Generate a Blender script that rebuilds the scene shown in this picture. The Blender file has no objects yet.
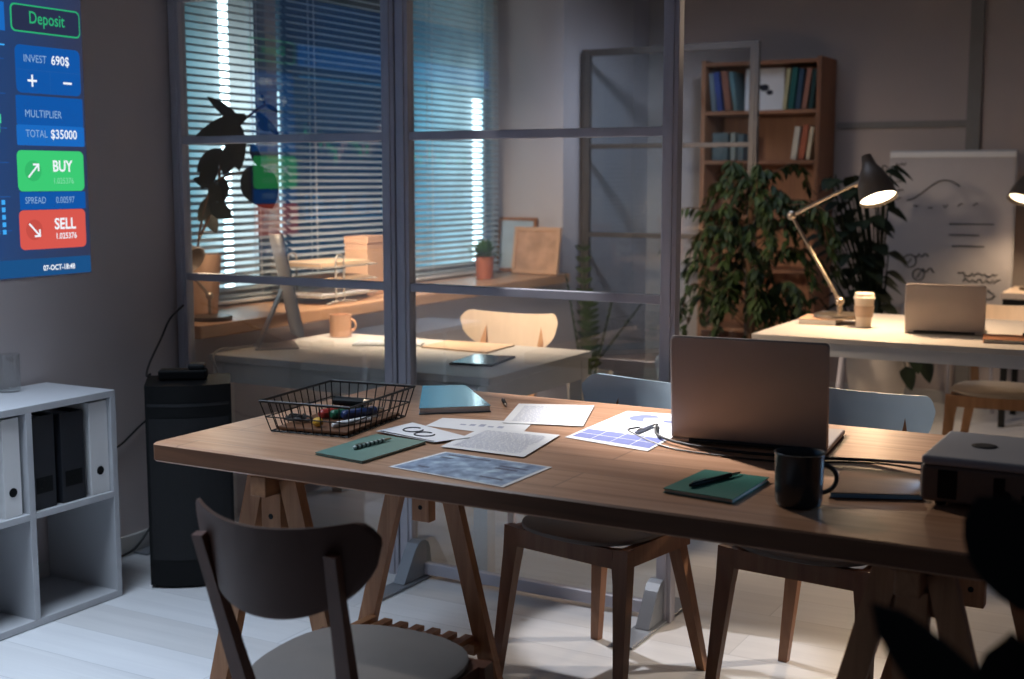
import bpy, bmesh, math, random
from math import sin, cos, pi, radians, sqrt
from mathutils import Vector, Matrix
R = random.Random(7)
scn = bpy.context.scene
COL = scn.collection

# ------------------------------------------------------------------ materials
def lin(h):
    h = h.lstrip('#')
    out = []
    for i in (0, 2, 4):
        c = int(h[i:i+2], 16) / 255.0
        out.append(c / 12.92 if c <= .04045 else ((c + .055) / 1.055) ** 2.4)
    return tuple(out) + (1.0,)

def newmat(name):
    m = bpy.data.materials.new(name); m.use_nodes = True
    nt = m.node_tree; b = nt.nodes['Principled BSDF']
    return m, nt, b

def mat(name, col, rough=.5, metal=0., var=.08, scale=14., bump=0., coat=0., spec=.5, stretch=None):
    m, nt, b = newmat(name)
    c = lin(col)
    tc = nt.nodes.new('ShaderNodeTexCoord'); mp = nt.nodes.new('ShaderNodeMapping')
    if stretch: mp.inputs['Scale'].default_value = stretch
    nz = nt.nodes.new('ShaderNodeTexNoise'); nz.inputs['Scale'].default_value = scale; nz.inputs['Detail'].default_value = 4
    rp = nt.nodes.new('ShaderNodeValToRGB')
    rp.color_ramp.elements[0].position = .3; rp.color_ramp.elements[1].position = .7
    rp.color_ramp.elements[0].color = tuple(x * (1 - var) for x in c[:3]) + (1,)
    rp.color_ramp.elements[1].color = tuple(min(1, x * (1 + var)) for x in c[:3]) + (1,)
    L = nt.links.new
    L(tc.outputs['Object'], mp.inputs['Vector']); L(mp.outputs['Vector'], nz.inputs['Vector'])
    L(nz.outputs['Fac'], rp.inputs['Fac']); L(rp.outputs['Color'], b.inputs['Base Color'])
    b.inputs['Roughness'].default_value = rough; b.inputs['Metallic'].default_value = metal
    b.inputs['Coat Weight'].default_value = coat; b.inputs['Specular IOR Level'].default_value = spec
    if bump:
        bp = nt.nodes.new('ShaderNodeBump'); bp.inputs['Strength'].default_value = bump; bp.inputs['Distance'].default_value = .004
        L(nz.outputs['Fac'], bp.inputs['Height']); L(bp.outputs['Normal'], b.inputs['Normal'])
    return m

def emit(name, col, s=1.0, base='#101010'):
    m, nt, b = newmat(name)
    b.inputs['Base Color'].default_value = lin(base); b.inputs['Roughness'].default_value = .8
    b.inputs['Specular IOR Level'].default_value = .1
    b.inputs['Emission Color'].default_value = lin(col); b.inputs['Emission Strength'].default_value = s
    return m

def glassmat(name, f0=.05, tint=(.93, .96, .97)):
    m, nt, b = newmat(name)
    nt.nodes.remove(b)
    out = nt.nodes['Material Output']
    tr = nt.nodes.new('ShaderNodeBsdfTransparent'); tr.inputs['Color'].default_value = tint + (1,)
    gl = nt.nodes.new('ShaderNodeBsdfGlossy'); gl.inputs['Roughness'].default_value = .01
    lw = nt.nodes.new('ShaderNodeLayerWeight'); lw.inputs['Blend'].default_value = .5
    pw = nt.nodes.new('ShaderNodeMath'); pw.operation = 'POWER'; pw.inputs[1].default_value = 4.0
    ma = nt.nodes.new('ShaderNodeMath'); ma.operation = 'MULTIPLY_ADD'; ma.inputs[1].default_value = .9; ma.inputs[2].default_value = f0
    mx = nt.nodes.new('ShaderNodeMixShader')
    L = nt.links.new
    L(lw.outputs['Facing'], pw.inputs[0]); L(pw.outputs[0], ma.inputs[0]); L(ma.outputs[0], mx.inputs['Fac'])
    L(tr.outputs[0], mx.inputs[1]); L(gl.outputs[0], mx.inputs[2]); L(mx.outputs[0], out.inputs['Surface'])
    return m

def woodmat(name, c1, c2, axis='X', rough=.45, scale=3.0, plank=None, joint=.55, spec=.4):
    """long grain along the object axis; optional joints every `plank` metres across"""
    m, nt, b = newmat(name)
    L = nt.links.new
    tc = nt.nodes.new('ShaderNodeTexCoord')
    mp = nt.nodes.new('ShaderNodeMapping')
    st = {'X': (.9, 14, 14), 'Y': (14, .9, 14), 'Z': (14, 14, .9)}[axis]
    mp.inputs['Scale'].default_value = st
    nz = nt.nodes.new('ShaderNodeTexNoise'); nz.inputs['Scale'].default_value = scale; nz.inputs['Detail'].default_value = 6; nz.inputs['Roughness'].default_value = .6
    nz.inputs['Distortion'].default_value = .6
    rp = nt.nodes.new('ShaderNodeValToRGB'); rp.color_ramp.elements[0].position = .32; rp.color_ramp.elements[1].position = .68
    rp.color_ramp.elements[0].color = lin(c1); rp.color_ramp.elements[1].color = lin(c2)
    L(tc.outputs['Object'], mp.inputs['Vector']); L(mp.outputs['Vector'], nz.inputs['Vector']); L(nz.outputs['Fac'], rp.inputs['Fac'])
    last = rp.outputs['Color']
    if plank:
        br = nt.nodes.new('ShaderNodeTexBrick')
        br.inputs['Scale'].default_value = 1.0; br.inputs['Brick Width'].default_value = plank[0]; br.inputs['Row Height'].default_value = plank[1]
        br.inputs['Mortar Size'].default_value = plank[2]; br.inputs['Color1'].default_value = (1, 1, 1, 1); br.inputs['Color2'].default_value = (.86, .84, .82, 1)
        br.inputs['Mortar'].default_value = (joint, joint, joint, 1)
        mp2 = nt.nodes.new('ShaderNodeMapping')
        if axis == 'Y': mp2.inputs['Rotation'].default_value = (0, 0, pi / 2)
        L(tc.outputs['Object'], mp2.inputs['Vector']); L(mp2.outputs['Vector'], br.inputs['Vector'])
        mx = nt.nodes.new('ShaderNodeMixRGB'); mx.blend_type = 'MULTIPLY'; mx.inputs['Fac'].default_value = 1
        L(last, mx.inputs[1]); L(br.outputs['Color'], mx.inputs[2]); last = mx.outputs[0]
    # knots
    vo = nt.nodes.new('ShaderNodeTexVoronoi'); vo.inputs['Scale'].default_value = 2.3
    k = nt.nodes.new('ShaderNodeValToRGB'); k.color_ramp.elements[0].position = .0; k.color_ramp.elements[1].position = .05
    k.color_ramp.elements[0].color = (.45, .36, .3, 1); k.color_ramp.elements[1].color = (1, 1, 1, 1)
    L(tc.outputs['Object'], vo.inputs['Vector']); L(vo.outputs['Distance'], k.inputs['Fac'])
    mk = nt.nodes.new('ShaderNodeMixRGB'); mk.blend_type = 'MULTIPLY'; mk.inputs['Fac'].default_value = .8
    L(last, mk.inputs[1]); L(k.outputs['Color'], mk.inputs[2])
    L(mk.outputs[0], b.inputs['Base Color'])
    b.inputs['Roughness'].default_value = rough; b.inputs['Specular IOR Level'].default_value = spec
    bp = nt.nodes.new('ShaderNodeBump'); bp.inputs['Strength'].default_value = .08; bp.inputs['Distance'].default_value = .003
    L(nz.outputs['Fac'], bp.inputs['Height']); L(bp.outputs['Normal'], b.inputs['Normal'])
    return m

def leafmat(name, c1, c2, rough=.4):
    m, nt, b = newmat(name)
    L = nt.links.new
    tc = nt.nodes.new('ShaderNodeTexCoord'); nz = nt.nodes.new('ShaderNodeTexNoise'); nz.inputs['Scale'].default_value = 9
    rp = nt.nodes.new('ShaderNodeValToRGB'); rp.color_ramp.elements[0].color = lin(c1); rp.color_ramp.elements[1].color = lin(c2)
    rp.color_ramp.elements[0].position = .35; rp.color_ramp.elements[1].position = .65
    L(tc.outputs['Object'], nz.inputs['Vector']); L(nz.outputs['Fac'], rp.inputs['Fac']); L(rp.outputs['Color'], b.inputs['Base Color'])
    b.inputs['Roughness'].default_value = rough; b.inputs['Specular IOR Level'].default_value = .35
    return m

def slatmat(name):
    m, nt, b = newmat(name); L = nt.links.new
    out = nt.nodes['Material Output']
    b.inputs['Base Color'].default_value = lin('#c4c8ca'); b.inputs['Roughness'].default_value = .5
    tl = nt.nodes.new('ShaderNodeBsdfTranslucent'); tl.inputs['Color'].default_value = lin('#9fb8c4')
    nz = nt.nodes.new('ShaderNodeTexNoise'); nz.inputs['Scale'].default_value = 4
    mp = nt.nodes.new('ShaderNodeMapRange'); mp.inputs['To Min'].default_value = .28; mp.inputs['To Max'].default_value = .36
    mx = nt.nodes.new('ShaderNodeMixShader')
    L(nz.outputs['Fac'], mp.inputs['Value']); L(mp.outputs[0], mx.inputs['Fac'])
    L(b.outputs[0], mx.inputs[1]); L(tl.outputs[0], mx.inputs[2]); L(mx.outputs[0], out.inputs['Surface'])
    return m

M = {}
M['wall'] = mat('wall_paint', '#bab1b1', .9, var=.03, scale=3, bump=.05, spec=.2)
M['wall_back'] = mat('back_wall_paint', '#b3a8a4', .9, var=.04, scale=2, spec=.2)
M['trim'] = mat('blue_grey_paint', '#85827f', .8, var=.03)  # darker grey for the shadow bands on the back wall
M['white_trim'] = mat('white_trim', '#b9b7b4', .6, var=.03)
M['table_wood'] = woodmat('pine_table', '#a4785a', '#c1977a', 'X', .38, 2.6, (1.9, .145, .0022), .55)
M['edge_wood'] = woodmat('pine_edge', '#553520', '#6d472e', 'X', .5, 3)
M['trestle_wood'] = woodmat('trestle_pine', '#8f6242', '#ad7c56', 'Z', .5, 3)
M['trestle_y'] = woodmat('trestle_pine_long', '#8f6242', '#ad7c56', 'Y', .5, 3)
M['chair_wood'] = woodmat('chair_beech', '#7d543d', '#946a4c', 'Z', .45, 2)
M['chair_light'] = woodmat('chair_birch', '#a9794f', '#c4946a', 'Z', .45, 2)
M['chair_brown'] = woodmat('chair_walnut', '#522f20', '#653b28', 'Z', .45, 2)
M['shell_light'] = mat('birch_shell', '#e2cbb5', .45, var=.05, scale=4, stretch=(10, 10, 1))
M['shell_grey'] = mat('pale_grey_shell', '#b4cbdd', .45, var=.03)
M['shell_brown'] = mat('brown_shell', '#553629', .5, var=.06, scale=5)
M['seat_grey'] = mat('grey_seat', '#736b65', .6, var=.04)
M['seat_light'] = mat('light_seat', '#c9b79f', .55, var=.05)
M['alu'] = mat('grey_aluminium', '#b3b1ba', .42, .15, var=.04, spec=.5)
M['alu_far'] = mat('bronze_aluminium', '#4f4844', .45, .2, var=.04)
M['foot'] = mat('foot_steel', '#85898f', .45, .4, var=.05)
M['glass'] = glassmat('partition_glass', .115)
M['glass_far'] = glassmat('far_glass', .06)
M['winglass'] = glassmat('window_glass', .04)
M['white_lam'] = mat('white_laminate', '#dcdcdc', .5, var=.02)
M['white_lam_dim'] = mat('white_laminate_desk', '#cfc8c0', .45, var=.03)
M['shelf_white'] = mat('shelf_white', '#b2b4b8', .5, var=.02)
M['sill'] = woodmat('sill_oak', '#b58a68', '#c99d7a', 'Y', .35, 2)
M['black'] = mat('black_plastic', '#050608', .6, var=.1, spec=.25)
M['black_cloth'] = mat('speaker_cloth', '#0b0c10', .8, var=.15, scale=200, bump=.3)
M['dark'] = mat('dark_binder', '#1c1f26', .55, var=.06)
M['white_paper'] = mat('paper_white', '#e4e6ea', .75, var=.02)
M['ink'] = mat('printed_ink', '#a9aec2', .8, var=.1)
M['ink_dark'] = mat('dark_ink', '#1c2130', .7, var=.1)
M['purple'] = mat('lavender_print', '#6f78b4', .7, var=.08, scale=60)
M['silver'] = mat('laptop_aluminium', '#b3a8a2', .42, .5, var=.03)
M['silver_edge'] = mat('bright_aluminium', '#c8c8cc', .3, .8, var=.03)
M['keys'] = mat('laptop_keys', '#15171b', .5, var=.1)
M['screen_off'] = mat('dark_glass_screen', '#0b0d12', .12, var=.05)
M['chrome'] = mat('brushed_steel', '#b7a999', .28, .9, var=.04)
M['shade'] = mat('lamp_shade_metal', '#5c5149', .4, .3, var=.05)
M['bulb'] = emit('lamp_glow', '#ffe6bf', 9.0)
M['bulb2'] = emit('second_lamp_glow', '#ffe6bf', 4.0)
M['mug_dark'] = mat('dark_mug_glaze', '#10202a', .3, var=.08, coat=.3)
M['coffee'] = mat('mug_inside', '#8a8580', .5)
M['mug_orange'] = mat('peach_mug_glaze', '#d9a884', .4, var=.04)
M['cup'] = mat('paper_cup', '#e2cfb9', .7, var=.04)
M['cup_lid'] = mat('cup_lid', '#e8dccb', .45, var=.02)
M['cup_sleeve'] = mat('cup_sleeve', '#bda28c', .8, var=.05)
M['green_cover'] = mat('sage_cover', '#587a70', .6, var=.06)
M['teal_cover'] = mat('teal_cover', '#0f6a5e', .55, var=.06)
M['blue_cover'] = mat('blue_glossy_cover', '#4a7488', .16, var=.05, coat=.5)
M['blue_edge'] = mat('blue_page_edge', '#7fbde8', .4)  # projector's blue light on the folder's pages, put into the colour
M['pages'] = mat('page_block', '#cfc9bf', .8, var=.1, scale=80, stretch=(1, 1, 30))
M['wire'] = mat('black_wire', '#0e0c0c', .45, .3)
M['cable'] = mat('black_cable', '#121214', .5)
M['cable_grey'] = mat('grey_cable', '#a39c94', .5)
M['red'] = mat('red_plastic', '#a03028', .4); M['greenp'] = mat('green_plastic', '#1f5a40', .4); M['bluep'] = mat('blue_plastic', '#27365f', .4)
M['yellow'] = mat('yellow_rubber', '#c2952a', .6)
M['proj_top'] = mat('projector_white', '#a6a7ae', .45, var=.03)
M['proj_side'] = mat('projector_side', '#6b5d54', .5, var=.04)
M['terracotta'] = mat('terracotta', '#b8957e', .8, var=.08)
M['copper'] = mat('copper_pot', '#b4694a', .4, .3, var=.06)
M['white_pot'] = mat('white_planter', '#cfc4b8', .6, var=.03)
M['soil'] = mat('soil', '#241a14', .95, var=.3, scale=60, bump=.5)
M['bark'] = mat('bark', '#4e3826', .85, var=.2, scale=30, bump=.4)
M['leaf_ficus'] = leafmat('ficus_leaf', '#16240c', '#31421a', .6)
M['leaf_dark'] = leafmat('dark_leaf', '#10190b', '#1e2a14', .6)
M['leaf_rubber'] = leafmat('rubber_leaf', '#0f150d', '#1c2316', .4)
M['leaf_green'] = leafmat('fresh_leaf', '#2c5a2a', '#4c7a3c')
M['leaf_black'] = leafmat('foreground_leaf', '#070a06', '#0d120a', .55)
M['case_wood'] = woodmat('bookcase_wood', '#8a5c44', '#a3704f', 'Z', .5, 2)
M['case_wood_y'] = woodmat('bookcase_shelf_wood', '#8a5c44', '#a3704f', 'X', .5, 2)
M['frame_wood'] = woodmat('frame_wood', '#8a5636', '#a96f48', 'Z', .5, 3)
M['slats'] = slatmat('blind_slats')
M['art'] = mat('sepia_art', '#c69c80', .7, var=.35, scale=9)
M['art2'] = mat('blue_grey_art', '#a9b7c2', .6, var=.12, scale=7)
M['board'] = mat('flip_board', '#b0b0b4', .6, var=.03)
M['pad'] = mat('flip_paper', '#b2adae', .8, var=.02)
M['marker'] = mat('marker_ink', '#34302e', .8)
M['imac_back'] = mat('display_aluminium', '#cfd1d3', .4, .2, var=.03)
M['cardboard'] = mat('tan_card', '#c9a184', .8, var=.05)
M['beige'] = mat('beige_folder', '#d2b394', .7, var=.04)
M['tablet'] = mat('tablet_glass', '#18202a', .08, var=.02)
def tumbler():
    return glassmat('tumbler_glass', .05, (.95, .96, .96))
M['tumbler'] = tumbler()

# floor: pale painted boards
def floormat():
    m = woodmat('pale_floor_boards', '#c9cbcf', '#d4d6d9', 'X', .42, 1.6, (2.4, .19, .0018), .72)
    return m
M['floor'] = floormat()

# ------------------------------------------------------------------ mesh builder
class MB:
    def __init__(s): s.v = []; s.f = []
    def add(s, vs, fs, mtx=None):
        o = len(s.v)
        for p in vs:
            p = Vector(p)
            if mtx is not None: p = mtx @ p
            s.v.append(tuple(p))
        s.f += [tuple(i + o for i in f) for f in fs]
        return s
    def box(s, x0, x1, y0, y1, z0, z1, bev=0., mtx=None, seg=2):
        if bev:
            bm = bmesh.new()
            bmesh.ops.create_cube(bm, size=1)
            for v in bm.verts:
                v.co = Vector(((x0 + x1) / 2 + v.co.x * (x1 - x0), (y0 + y1) / 2 + v.co.y * (y1 - y0), (z0 + z1) / 2 + v.co.z * (z1 - z0)))
            bmesh.ops.bevel(bm, geom=bm.edges[:], offset=bev, segments=seg, affect='EDGES', profile=.5)
            bm.verts.index_update()
            s.add([v.co.copy() for v in bm.verts], [[v.index for v in f.verts] for f in bm.faces], mtx)
            bm.free()
        else:
            s.add([(x0, y0, z0), (x1, y0, z0), (x1, y1, z0), (x0, y1, z0), (x0, y0, z1), (x1, y0, z1), (x1, y1, z1), (x0, y1, z1)],
                  [(3, 2, 1, 0), (4, 5, 6, 7), (0, 1, 5, 4), (1, 2, 6, 5), (2, 3, 7, 6), (3, 0, 4, 7)], mtx)
        return s
    def beam(s, a, b, wa, da, wb=None, db=None, ref=(1, 0, 0)):
        """rectangular tapered bar from a to b: width along ref, depth across"""
        a = Vector(a); b = Vector(b); wb = wa if wb is None else wb; db = da if db is None else db
        t = (b - a).normalized(); r = Vector(ref); r = (r - t * r.dot(t)).normalized(); q = t.cross(r)
        vs = []
        for p, w, d in ((a, wa, da), (b, wb, db)):
            for i, j in ((-1, -1), (1, -1), (1, 1), (-1, 1)):
                vs.append(p + r * (i * w / 2) + q * (j * d / 2))
        return s.add(vs, [(3, 2, 1, 0), (4, 5, 6, 7), (0, 1, 5, 4), (1, 2, 6, 5), (2, 3, 7, 6), (3, 0, 4, 7)])
    def tube(s, pts, r, n=8, cap=True, closed=False):
        P = [Vector(p) for p in pts]; N = len(P)
        rs = r if isinstance(r, (list, tuple)) else [r] * N
        vs = []; fs = []
        prev = None
        for i, p in enumerate(P):
            if closed: t = P[(i + 1) % N] - P[i - 1]
            else: t = P[min(i + 1, N - 1)] - P[max(i - 1, 0)]
            t.normalize()
            if prev is None:
                u = Vector((0, 0, 1)) if abs(t.z) < .9 else Vector((1, 0, 0))
            else: u = prev
            u = (u - t * u.dot(t)).normalized(); w = t.cross(u); prev = u
            for k in range(n):
                a = 2 * pi * k / n
                vs.append(p + (u * cos(a) + w * sin(a)) * rs[i])
        M_ = N if closed else N - 1
        for i in range(M_):
            for k in range(n):
                i2 = (i + 1) % N
                fs.append((i * n + k, i * n + (k + 1) % n, i2 * n + (k + 1) % n, i2 * n + k))
        if cap and not closed:
            fs.append(tuple(range(n - 1, -1, -1))); fs.append(tuple((N - 1) * n + k for k in range(n)))
        return s.add(vs, fs)
    def lathe(s, prof, n=32, c=(0, 0, 0), mtx=None, cap=True):
        vs = []; fs = []
        for r, z in prof:
            for k in range(n):
                a = 2 * pi * k / n
                vs.append((c[0] + r * cos(a), c[1] + r * sin(a), c[2] + z))
        for i in range(len(prof) - 1):
            for k in range(n):
                fs.append((i * n + k, i * n + (k + 1) % n, (i + 1) * n + (k + 1) % n, (i + 1) * n + k))
        if cap:
            if prof[0][0] > 1e-5: fs.append(tuple(range(n - 1, -1, -1)))
            if prof[-1][0] > 1e-5: fs.append(tuple((len(prof) - 1) * n + k for k in range(n)))
        return s.add(vs, fs, mtx)
    def prism(s, poly, z0, z1, mtx=None):
        n = len(poly)
        vs = [(x, y, z0) for x, y in poly] + [(x, y, z1) for x, y in poly]
        fs = [tuple(range(n - 1, -1, -1)), tuple(range(n, 2 * n))] + [(i, (i + 1) % n, n + (i + 1) % n, n + i) for i in range(n)]
        return s.add(vs, fs, mtx)
    def sphere(s, c, r, n=12, sq=(1, 1, 1)):
        prof = [(r * sin(pi * i / n), -r * cos(pi * i / n)) for i in range(n + 1)]
        prof[0] = (1e-6, -r); prof[-1] = (1e-6, r)
        return s.lathe(prof, n * 2, mtx=Matrix.Translation(c) @ Matrix.Diagonal((sq[0], sq[1], sq[2], 1)), cap=False)
    def leaf(s, base, d, up, L, W, droop=.25, seg=6, fold=.18, shape=None, th=0):
        """a leaf blade: midrib plus two halves, pointed tip"""
        base = Vector(base); d = Vector(d).normalized(); up = Vector(up)
        side = d.cross(up)
        if side.length < 1e-4: side = Vector((1, 0, 0))
        side.normalize(); nrm = side.cross(d).normalized()
        vs = []; fs = []
        for i in range(seg + 1):
            t = i / seg
            w = (shape(t) if shape else sin(pi * min(1, t ** .8)) ** .8 * (1 - .25 * t)) * W / 2
            c = base + d * (L * t) - Vector((0, 0, 1)) * (droop * L * t * t)
            vs += [c - side * w + nrm * (fold * w), c, c + side * w + nrm * (fold * w)]
        for i in range(seg):
            a = i * 3
            fs += [(a, a + 1, a + 4, a + 3), (a + 1, a + 2, a + 5, a + 4)]
        return s.add(vs, fs)
    def build(s, name, m, parent=None, loc=None, smooth=False, angle=35, rot=None):
        me = bpy.data.meshes.new(name); me.from_pydata(s.v, [], s.f); me.validate(); me.update()
        bm = bmesh.new(); bm.from_mesh(me); bmesh.ops.recalc_face_normals(bm, faces=bm.faces[:]); bm.to_mesh(me); bm.free()
        if smooth:
            for p in me.polygons: p.use_smooth = True
            try: me.set_sharp_from_angle(angle=radians(angle))
            except Exception: pass
        me.materials.append(m)
        o = bpy.data.objects.new(name, me); COL.objects.link(o)
        if parent is not None: o.parent = parent
        if loc is not None: o.location = loc
        if rot is not None: o.rotation_euler = rot
        return o

def tag(o, label, cat, group=None, kind=None):
    if label: o['label'] = label
    if cat: o['category'] = cat
    if group: o['group'] = group
    if kind: o['kind'] = kind
    return o
def thing(name, label, cat, loc=(0, 0, 0), rz=0., group=None):
    o = bpy.data.objects.new(name, None); COL.objects.link(o); o.empty_display_size = .1
    o.location = loc; o.rotation_euler = (0, 0, rz)
    return tag(o, label, cat, group)
def struct(o): o['kind'] = 'structure'; return o
def dup(root, loc, rz, label, group=None):
    r = root.copy(); COL.objects.link(r); r.location = loc; r.rotation_euler = (0, 0, rz); r['label'] = label
    if group: r['group'] = group
    for ch in list(root.children):
        c = ch.copy(); COL.objects.link(c); c.parent = r
        for g in list(ch.children):
            d = g.copy(); COL.objects.link(d); d.parent = c
    return r
def text_verts(txt, size, align='LEFT', bold=0.):
    cu = bpy.data.curves.new('txt', 'FONT'); cu.body = txt; cu.size = size; cu.align_x = align; cu.offset = bold; cu.resolution_u = 3
    ob = bpy.data.objects.new('txt', cu); COL.objects.link(ob)
    bpy.context.view_layer.update()
    dg = bpy.context.evaluated_depsgraph_get()
    me = bpy.data.meshes.new_from_object(ob.evaluated_get(dg))
    vs = [v.co.copy() for v in me.vertices]; fs = [tuple(p.vertices) for p in me.polygons]
    bpy.data.objects.remove(ob); bpy.data.curves.remove(cu); bpy.data.meshes.remove(me)
    return vs, fs

# ------------------------------------------------------------------ the setting
WX = -3.47; BY = 8.05
struct(MB().box(-3.9, 2.5, -.6, 8.3, -.1, 0).build('floor', M['floor']))
# left wall: solid up to the window niche, low wall under it, solid beyond
w = MB()
w.box(-3.9, WX, -.6, 3.66, 0, 2.9)
w.box(-3.9, WX, 3.66, 6.8, 0, .755)
w.box(-3.9, WX, 3.66, 6.8, 2.55, 2.9)
w.box(-3.95, WX, 6.8, 8.3, 0, 2.9)
struct(w.build('wall_left', M['wall']))
struct(MB().box(WX, 2.5, BY, BY + .2, 0, 2.9).build('wall_back', M['wall_back']))
struct(MB().box(WX, WX + .014, -.6, 3.56, 0, .07).build('baseboard_left', M['white_trim']))
struct(MB().box(WX, 2.5, BY - .014, BY, 0, .08).build('baseboard_back', M['white_trim']))
struct(MB().box(-1.415, -1.335, BY - .03, BY, .08, 2.9, .004).build('trim_1', M['trim']))  # upright and level strips stand in for shadow bands on the wall
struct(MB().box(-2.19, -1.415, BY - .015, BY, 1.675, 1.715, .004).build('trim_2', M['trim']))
# window: frame, glass, oak sill
win = MB()
for y0, y1 in ((3.66, 3.72), (4.66, 4.74), (5.7, 5.78), (6.74, 6.8)): win.box(-3.98, -3.91, y0, y1, .8, 2.55, .004)
for z0, z1 in ((.8, .87), (2.48, 2.55)): win.box(-3.975, -3.915, 3.66, 6.8, z0, z1, .004)
wo = struct(win.build('window_1', M['white_trim']))
g = MB()
for y0, y1 in ((3.72, 4.66), (4.74, 5.7), (5.78, 6.74)): g.box(-3.948, -3.944, y0, y1, .86, 2.49)
g.build('window_glass', M['winglass'], wo)
MB().box(-3.91, -3.42, 3.66, 6.8, .757, .81, .006).build('window_sill', M['sill'], wo)

# the lit building across the street, seen through the blinds
bld = thing('exterior_building', 'dark building across the street with glowing blue-white vertical light strips', 'building', (-5.2, 6.5, -3))
m, nt, b = newmat('night_facade')
b.inputs['Base Color'].default_value = lin('#20303a'); b.inputs['Roughness'].default_value = .6
k = 5.2
tc = nt.nodes.new('ShaderNodeTexCoord'); sp_ = nt.nodes.new('ShaderNodeSeparateXYZ'); nt.links.new(tc.outputs['Object'], sp_.inputs[0])
mr = nt.nodes.new('ShaderNodeMapRange'); mr.inputs['From Min'].default_value = 1.0 * k - 6.5; mr.inputs['From Max'].default_value = 1.8 * k - 6.5
nt.links.new(sp_.outputs['Y'], mr.inputs['Value'])
rp = nt.nodes.new('ShaderNodeValToRGB'); cr = rp.color_ramp
stops = [(1.02, '#1d4558'), (1.06, '#6fa0b0'), (1.10, '#b4d2da'), (1.13, '#e4f1f3'), (1.175, '#d8ebef'), (1.20, '#7aa6b6'), (1.222, '#10212e'), (1.45, '#0c1a26'), (1.52, '#5f9cb4'), (1.60, '#a6d0de'), (1.66, '#c2e4ee'), (1.70, '#86b8ca'), (1.77, '#284c5e')]
while len(cr.elements) < len(stops): cr.elements.new(.5)
for e, (r_, c_) in zip(cr.elements, stops): e.position = (r_ - 1.0) / .8
for e, (r_, c_) in zip(cr.elements, stops): e.color = lin(c_)
nt.links.new(mr.outputs[0], rp.inputs['Fac'])
mz = nt.nodes.new('ShaderNodeMapRange'); mz.inputs['From Min'].default_value = 4.75; mz.inputs['From Max'].default_value = 5.5; mz.inputs['To Min'].default_value = 1.7; mz.inputs['To Max'].default_value = .30; mz.interpolation_type = 'SMOOTHSTEP'
nz = nt.nodes.new('ShaderNodeTexNoise'); nz.inputs['Scale'].default_value = 2.2; nt.links.new(tc.outputs['Object'], nz.inputs['Vector'])
mu = nt.nodes.new('ShaderNodeMath'); mu.operation = 'MULTIPLY'; ad_ = nt.nodes.new('ShaderNodeMath'); ad_.operation = 'ADD'; ad_.inputs[1].default_value = .5
nt.links.new(sp_.outputs['Z'], mz.inputs['Value']); nt.links.new(nz.outputs['Fac'], ad_.inputs[0]); nt.links.new(mz.outputs[0], mu.inputs[0]); nt.links.new(ad_.outputs[0], mu.inputs[1])
nt.links.new(rp.outputs['Color'], b.inputs['Emission Color']); nt.links.new(mu.outputs[0], b.inputs['Emission Strength'])
MB().box(-.4, 0, -4, 5, 0, 9).build('facade_wall', m, bld)
def strip(r0, r1, z0, z1, col, s):
    MB().box(0.005, .03, r0 * k - 6.5, r1 * k - 6.5, z0 + 3, z1 + 3).build('light_strip', emit('strip_glow', col, s), bld)
strip(1.112, 1.121, .2, 2.45, '#e8fbff', 9)
strip(1.203, 1.208, .3, 1.9, '#cfeef8', 2.5)
strip(1.660, 1.678, .1, 1.98, '#e8fbff', 7)

# venetian blinds
def blind(y0, y1, label):
    t = thing('venetian_blind', label, 'blind', (-3.84, (y0 + y1) / 2, .82), 0, 'venetian blinds in the window')
    h = (y1 - y0) / 2 - .006
    s = MB(); n = 53; pitch = .0315
    tilt = radians(24)
    for i in range(n):
        z = .035 + i * pitch
        a = Vector((cos(tilt) * .017, 0, -sin(tilt) * .017))
        for q in range(2):
            pass
        p0 = Vector((0, 0, z)) - a; p2 = Vector((0, 0, z)) + a; p1 = Vector((.0035 * sin(tilt), 0, z + .0035))
        vs = [(p.x, yy, p.z) for yy in (-h, h) for p in (p0, p1, p2)]
        s.add(vs, [(0, 1, 4, 3), (1, 2, 5, 4)])
    s.build('slats', M['slats'], t, smooth=True, angle=60)
    MB().box(-.025, .025, -h, h, .02 + n * pitch, .065 + n * pitch, .003).build('headrail', M['white_lam'], t)
    MB().box(-.012, .012, -h, h, 0.002, .018, .003).build('bottom_rail', M['white_lam'], t)
    for yy in (-h * .62, h * .62):
        MB().box(.016, .0175, yy - .002, yy + .002, .01, .03 + n * pitch).box(-.0175, -.016, yy - .002, yy + .002, .01, .03 + n * pitch).build('ladder_tape', M['white_lam'], t)
blind(3.70, 4.69, 'white slatted blind behind the rubber plant, nearest the left partition post')
blind(4.71, 5.73, 'white slatted blind in the middle of the window, above the letter tray')
blind(5.75, 6.67, 'white slatted blind at far end of window, beside small potted plant')

# ------------------------------------------------------------------ projected trading screen on the left wall
SX = WX + .002
scr = thing('projected_screen', 'glowing blue trading app picture projected on the left wall', 'screen', (SX, 2.2, 1.6))
def sp(y, z, d=0): return (d, y - 2.2, z - 1.6)
def srect(name, y0, y1, z0, z1, m, d, rad=0, parent=scr):
    if rad:
        poly = []
        for cx, cz, a0 in ((y1 - rad, z1 - rad, 0), (y0 + rad, z1 - rad, 90), (y0 + rad, z0 + rad, 180), (y1 - rad, z0 + rad, 270)):
            for i in range(6):
                a = radians(a0 + i * 18); poly.append((cx + rad * cos(a), cz + rad * sin(a)))
    else: poly = [(y0, z0), (y1, z0), (y1, z1), (y0, z1)]
    vs = [sp(a, b, d) for a, b in poly]
    return MB().add(vs, [tuple(range(len(vs)))]).build(name, m, parent)
def stext(txt, y, z, size, m, align='LEFT', bold=0, d=.006, sx=1.0, parent=scr):
    vs, fs = text_verts(txt, size, align, bold)
    return MB().add([sp(y + v.x * sx, z + v.y, d) for v in vs], fs).build('lettering', m, parent)
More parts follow.
